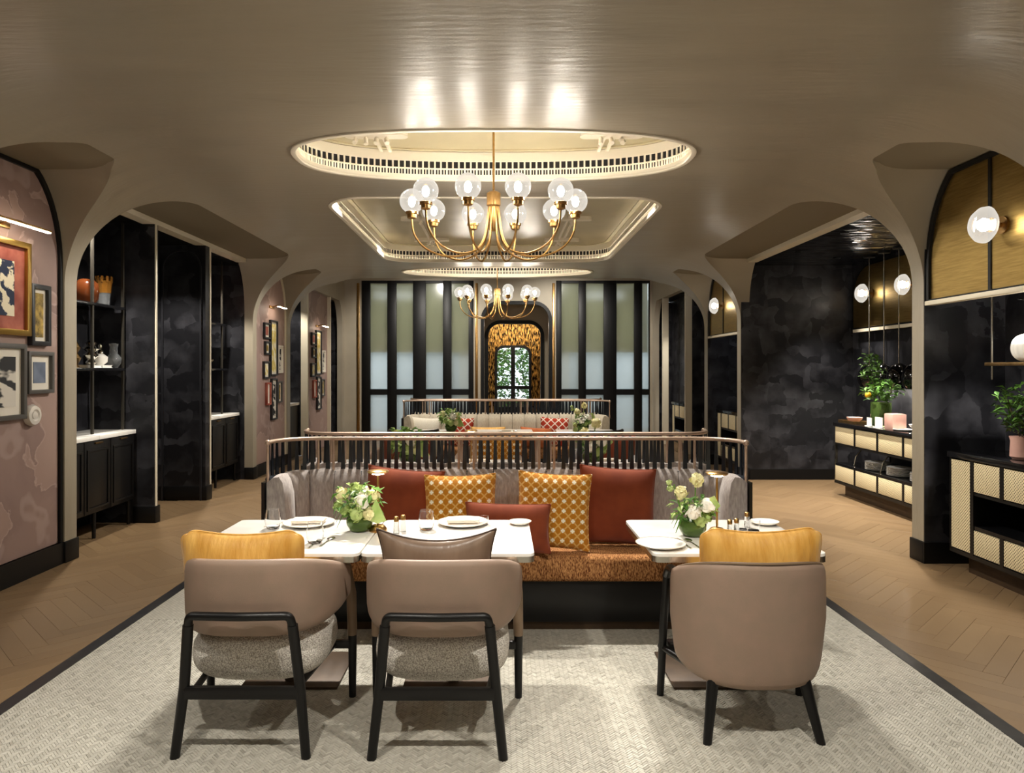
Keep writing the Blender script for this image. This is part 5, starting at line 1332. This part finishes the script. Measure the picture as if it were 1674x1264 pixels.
# far side of the back-to-back sofa: armchairs facing the camera
for i, (x, m, cm, l) in enumerate(((-1.0, 'leather_taupe', 'velvet_rust', 'left'), (-0.12, 'leather_taupe', 'mustard_print', 'middle'), (1.0, 'sofa_grey', 'velvet_rust', 'right'))):
    chair_open((x, 7.15, 0), PI, '%s armchair of the three facing the camera behind the sofa rails' % l, 'armchairs beyond the rails', m)
    cushion('square_cushion', '%s cushion on the %s armchair seen through the rails' % (('rust', 'mustard', 'second rust')[i], l), (x+(.1 if i == 0 else 0.08), 6.90, 0.70), 0.52, 0.44, 0.14, cm, -0.15, group='cushions beyond the rails')
for i, (x, l) in enumerate(((-1.08, 'left'), (1.22, 'right'))):
    c = chair_open((x, 8.45, 0), 0, '%s dark-rimmed armchair turned to the cream sofa' % l, 'armchairs before the cream sofa', 'linen_cream')
    part('rim', MB().tube([(0.30*math.cos(a), 0.33+0.30*math.sin(a), 0.80) for a in [PI+PI*k/16 for k in range(17)]], 0.018, 8), 'black_wood', c, smooth=60)

# ------------------------------------------------------------------ tables
def table(x0, x1, y0, y1, label, group='white topped tables'):
    xc, yc = (x0+x1)/2, (y0+y1)/2; w, d = (x1-x0)/2, (y1-y0)/2
    t = thing('dining_table', label, 'table', (xc, yc, 0), group=group)
    part('tabletop', MB().prism(rrect(-w+.002, w-.002, -d, d, 0.035), 'z', 0.708, 0.730), 'marble_white', t, bevel=0.002)
    part('edge_band', MB().ring(rrect(-w+.001, w-.001, -d-.001, d+.001, 0.036), rrect(-w+.02, w-.02, -d+.02, d-.02, 0.03), 'z', 0.690, 0.716), 'steel', t)
    part('column', MB().lathe([(0.05,0.014),(0.035,0.05),(0.035,0.68),(0.12,0.69),(0.12,0.70)], 20), 'base_bronze', t)
    part('foot_plate', MB().box(-0.235, 0.235, -0.10, 0.33, 0.0063, 0.020), 'base_bronze', t, bevel=0.003)
    return t
TZ = 0.730
table(-1.415, -0.631, 3.14, 3.85, 'white table at the left with flowers and two place settings')
table(-0.629, 0.155, 3.14, 3.85, 'white table in the middle with lamp, plate and glass')
table(0.68, 1.465, 3.14, 3.85, 'white table at the right with brass lamp and flowers')
for i, (x0, l) in enumerate(((-1.415, 'left'), (-0.60, 'middle'), (0.68, 'right'))):
    table(x0, x0+0.785, 5.75, 6.45, '%s white table beyond the back-to-back sofa' % l, 'tables beyond the rails')
for i, (x0, l) in enumerate(((-1.4, 'left'), (-0.35, 'middle'), (0.75, 'right'))):
    table(x0, x0+0.785, 9.05, 9.72, '%s white table before the cream sofa' % l, 'tables before the cream sofa')

# ------------------------------------------------------------------ tableware
def lin(y, px): return (px-VPX)*y/F_PX
def on_table(px, py):
    """point on the table plane under a photo pixel"""
    d = F_PX*(CAM_H-TZ)/(py-VPY); return ((px-VPX)*d/F_PX, d, TZ)
me_plate = MB().lathe([(0.075,0),(0.10,0.004),(0.133,0.014),(0.135,0.017),(0.128,0.016),(0.095,0.008),(0.0,0.007)], 36).mesh('plate', smooth=40)
me_rim = MB().lathe([(0.1335,0.0165),(0.1365,0.0175),(0.1335,0.0185)], 36, closed=True).mesh('rim', smooth=40)
def plate(loc, label, napkin=True, s=1.0, group='dinner plates'):
    t = thing('dinner_plate', label, 'plate', loc, group=group); t.scale = (s, s, 1)
    link('dish', me_plate, 'porcelain', t); link('rim', me_rim, 'porcelain_rim', t)
    if napkin:
        n = thing('folded_napkin', 'folded beige napkin lying on the '+label, 'napkin', (loc[0], loc[1], loc[2]+0.0175), 0.05, 'folded napkins')
        part('lower_fold', MB().box(-0.085, 0.085, -0.05, 0.05, 0, 0.007), 'napkin', n, bevel=0.003)
        part('upper_fold', MB().box(-0.085, 0.085, -0.048, 0.05, 0.007, 0.014), 'napkin', n, bevel=0.003)
    return t
plate(on_table(505, 858), 'plate at the far side of the left table')
plate(on_table(757, 857), 'plate at the far side of the middle table')
plate(on_table(1080, 893), 'plate at the near left corner of the right table', False, 0.85)
plate(on_table(850, 857), 'small saucer at the right end of the middle table', False, 0.45, 'saucers')
plate(on_table(1250, 857), 'small saucer at the far right of the right table', False, 0.55, 'saucers')
plate(on_table(425, 893), 'near left plate of the left table', True)
gl = [(0.028,0),(0.036,0.012),(0.041,0.04),(0.038,0.075),(0.033,0.10),(0.0315,0.10),(0.036,0.075),(0.039,0.04),(0.034,0.014),(0.0,0.006)]
me_glass = MB().lathe(gl, 24).mesh('bowl', smooth=50)
me_water = MB().lathe([(0.0,0.0065),(0.03,0.012),(0.0335,0.016),(0.036,0.024),(0.0,0.024)], 20).mesh('water', smooth=40)
me_tumb = MB().lathe([(0.025,0),(0.03,0.05),(0.0285,0.05),(0.024,0.006),(0.0,0.005)], 20).mesh('bowl', smooth=40)
def glass(loc, label, s=1.0, tumbler=False):
    t = thing('tumbler' if tumbler else 'stemless_glass', label, 'glass', loc, group='glasses on the tables'); t.scale = (s,s,s)
    link('bowl', me_tumb if tumbler else me_glass, 'glass_clear', t)
    part('foot_ring', MB().lathe([(0.022,-0.0),(0.024,0.002),(0.02,0.002)], 20), 'glass_clear', t)
glass(on_table(446, 864), 'stemless glass at the left end of the left table')
glass(on_table(515, 888), 'stemless glass at the near edge of the left table', 1.0)
glass(on_table(697, 866), 'stemless glass left of the middle plate', 1.0)
glass(on_table(791, 858), 'short tumbler right of the middle plate', 0.9, True)
glass(on_table(1232, 868), 'tumbler at the right of the right table', 1.1, True)
glass(on_table(1213, 866), 'tumbler beside the shakers on the right table', 1.0, True)
def cutlery(loc, kind, label, rz=0):
    t = thing(kind, label, kind, loc, rz, group='cutlery')
    part('handle', MB().tube([(0,-0.10,0.003),(0,0.0,0.004),(0,0.03,0.003)], [0.005,0.0035,0.003], 8, flat=(1,.5)), 'steel', t, smooth=60)
    if kind == 'knife': part('blade', MB().box(-0.006,0.007,0.025,0.11,0.001,0.003), 'steel', t, bevel=0.0008)
    elif kind == 'spoon': part('bowl', MB().sphere((0,0.055,0.005), 0.03, 14, 8, (.62,1,.14)), 'steel', t, smooth=60)
    else:
        part('fork_head', MB().box(-0.011,0.011,0.025,0.06,0.002,0.004), 'steel', t)
        for k in range(4): part('tine', MB().box(-0.011+k*0.0066,-0.0088+k*0.0066,0.058,0.10,0.002,0.004), 'steel', t)
for px, py, k, l, r in ((517, 888, 'fork', 'fork at the near edge of the left table', -.1), (535, 886, 'spoon', 'spoon at the near edge of the left table', -.1), (456, 856, 'knife', 'knife beside the far plate of the left table', -.5),
                     (1104, 889, 'knife', 'knife right of the near plate on the right table', .12), (1117, 889, 'fork', 'fork right of the near plate on the right table', .12), (1132, 889, 'spoon', 'spoon right of the near plate on the right table', .12)):
    cutlery(on_table(px, py), k, l, r)
def shaker(loc, label, h=0.07, m='crystal'):
    lathe_thing('shaker', label, 'shaker', loc, [('jar', [(0.014,0),(0.015,0.004),(0.012,h*.7)], m), ('cap', [(0.0125,h*.7),(0.0125,h*.95),(0.008,h)], 'brass')], 'salt and pepper shakers', 12)
for px, py, l, h in ((648, 872, 'left shaker beside the middle glass', .085), (659, 869, 'right shaker beside the middle glass', .085), (1193, 874, 'left shaker by the brass lamp on the right table', .075), (1204, 872, 'middle shaker by the brass lamp on the right table', .075), (1221, 862, 'right shaker by the brass lamp on the right table', .08)):
    shaker(on_table(px, py), l, h)
def table_lamp(loc, h, label):
    t = thing('table_lamp', label, 'lamp', loc, group='brass table lamps')
    part('base', MB().lathe([(0.045,0),(0.045,0.012),(0.03,0.03),(0.008,0.035)], 24), 'brass', t, smooth=40)
    part('stem', MB().cyl((0,0,0.03), (0,0,h), 0.006, n=10), 'brass', t)
    part('shade', MB().lathe([(0.006,h-.012),(0.052,h-0.002),(0.055,h+.004),(0.05,h+.008),(0.006,h+.012)], 28), 'brass', t, smooth=40)
    part('lens', MB().lathe([(0.02,h-.0125),(0.03,h-.0105),(0.02,h-.0105)], 20), 'picture_led', t)
table_lamp(on_table(618, 868), 0.30, 'slim brass disc lamp behind the left flowers')
table_lamp(on_table(1172, 873), 0.30, 'slim brass disc lamp beside the right flowers')
def bloom(mb_list, c, r, rnd, m):
    """ball of overlapping petals"""
    mb = MB(); mb.sphere(c, r*.8, 12, 8)
    for k in range(26):
        v = Vector((rnd.gauss(0,1), rnd.gauss(0,1), rnd.gauss(0,1)+.3)).normalized()
        q = v.to_track_quat('Z','Y').to_matrix().to_4x4()
        e = Matrix.Translation(Vector(c)+v*r*.72) @ q @ Matrix.Rotation(rnd.uniform(0,6.3),4,'Z') @ Matrix.Rotation(.35,4,'X')
        s = r*.62
        mb.add([e @ Vector(p) for p in ((0,-s*.6,0),(-s*.6,0,.1*s),(-s*.35,s*.6,.25*s),(s*.35,s*.6,.25*s),(s*.6,0,.1*s))], [(0,4,3,2,1)])
    return mb
def flowers(loc, label, seed, kind, group='flower arrangements', s=1.0):
    r = random.Random(seed); t = thing('flower_arrangement', label, 'flowers', loc, group=group); t.scale = (s,s,s)
    part('vase', MB().lathe([(0.035,0),(0.05,0.008),(0.066,0.035),(0.068,0.06),(0.06,0.078),(0.056,0.078),(0.062,0.05),(0.045,0.012),(0.0,0.008)], 28), 'vase_green', t, smooth=50)
    part('moss', MB().sphere((0,0,0.062), 0.054, 16, 8, (1,1,.5)), 'leaf_dark', t, smooth=60)
    if kind == 0:
        heads = [((0.02,-0.07,0.165),.042,'white_petal'), ((-.06,-.05,.115),.038,'leaf_light'), ((0.0,-.085,.10),.04,'leaf_light'), ((.055,-.05,.095),.036,'cream_petal'), ((-.085,-.02,.19),.035,'cream_petal'), ((-.02,0,.215),.034,'leaf_light'), ((.07,0,.175),.035,'cream_petal'), ((.0,.05,.19),.04,'white_petal'), ((-.10,-.03,.13),.03,'leaf_light')]
        pts = blob(150, (-.01,-.01,.16), (.12,.1,.09)); blade = [(0.045,-.06,.07),(.09,-.055,.17),(.14,-.05,.06),(.10,-.06,.05)]
    else:
        heads = [((-.015,-.07,.125),.038,'white_petal'), ((.055,-.05,.155),.040,'white_petal'), ((-.06,-.02,.215),.036,'cream_petal'), ((.02,0,.275),.036,'cream_petal'), ((-.115,-.02,.235),.018,'leaf_light'), ((-.12,-.02,.265),.016,'leaf_light'), ((.02,-.05,.085),.036,'leaf_light'), ((.06,-.03,.10),.03,'leaf_light')]
        pts = blob(85, (0,-.01,.13), (.1,.08,.07)); blade = [(.07,-.02,.09),(.13,-.02,.15),(.10,-.02,.20),(.05,-.02,.18)]
    for c, rr, m in heads:
        part('stem', MB().tube([(c[0]*.3, c[1]*.3, .05), (c[0]*.8, c[1]*.8, c[2]-rr*.5)], 0.003, 6), 'leaf_green', t)
        part('bloom', bloom(None, c, rr, r, m), m, t, smooth=25)
    foliage('leaves', pts[:len(pts)//2], 0.055, 0.022, 'leaf_green', t, r); foliage('leaves', pts[len(pts)//2:], 0.05, 0.02, 'leaf_light', t, r)
    mb = MB().add(blade+[(p[0]+.004,p[1]+.006,p[2]) for p in blade], [(0,1,2,3),(7,6,5,4),(0,4,5,1),(1,5,6,2),(2,6,7,3),(3,7,4,0)]); part('broad_leaf', mb, 'leaf_light', t)
    for k in range(4): part('drooping_leaf', MB().tube([(-.03,-.05,.08),(-.07-.012*k,-.06,.10+.01*k),(-.10-.008*k,-.07+.01*k,.03+.02*k)], [.004,.010,.002], 6, flat=(1,.3)), 'leaf_green', t, smooth=60)
flowers(on_table(588, 868), 'bowl of white and pale green flowers on the left table', 3, 0)
flowers(on_table(1132, 876), 'loose bowl of two white roses and leaves on the right table', 5, 1)
for i, (x, y, s, l) in enumerate(((-0.80, 6.15, 1.3, 'left table beyond the rails'), (0.5+.3, 6.1, 1.3, 'right table beyond the rails'), (-0.66, 9.4, 1.25, 'left table before the cream sofa'), (1.10, 9.4, 1.25, 'right table before the cream sofa'))):
    flowers((x, y, TZ), 'small bowl of flowers on the '+l, 20+i, i % 2, 'far flower arrangements', s)
for i, (x, y) in enumerate(((-0.2, 6.2), (0.95, 6.25), (-1.1, 6.0), (0.1, 9.3))):
    plate((x, y, TZ), 'plate on the %s' % ('middle table beyond the rails', 'right table beyond the rails', 'left table beyond the rails', 'middle table before the cream sofa')[i], True)
table_lamp((0.2-.45, 6.0, TZ), 0.30, 'brass disc lamp on the middle table beyond the rails')
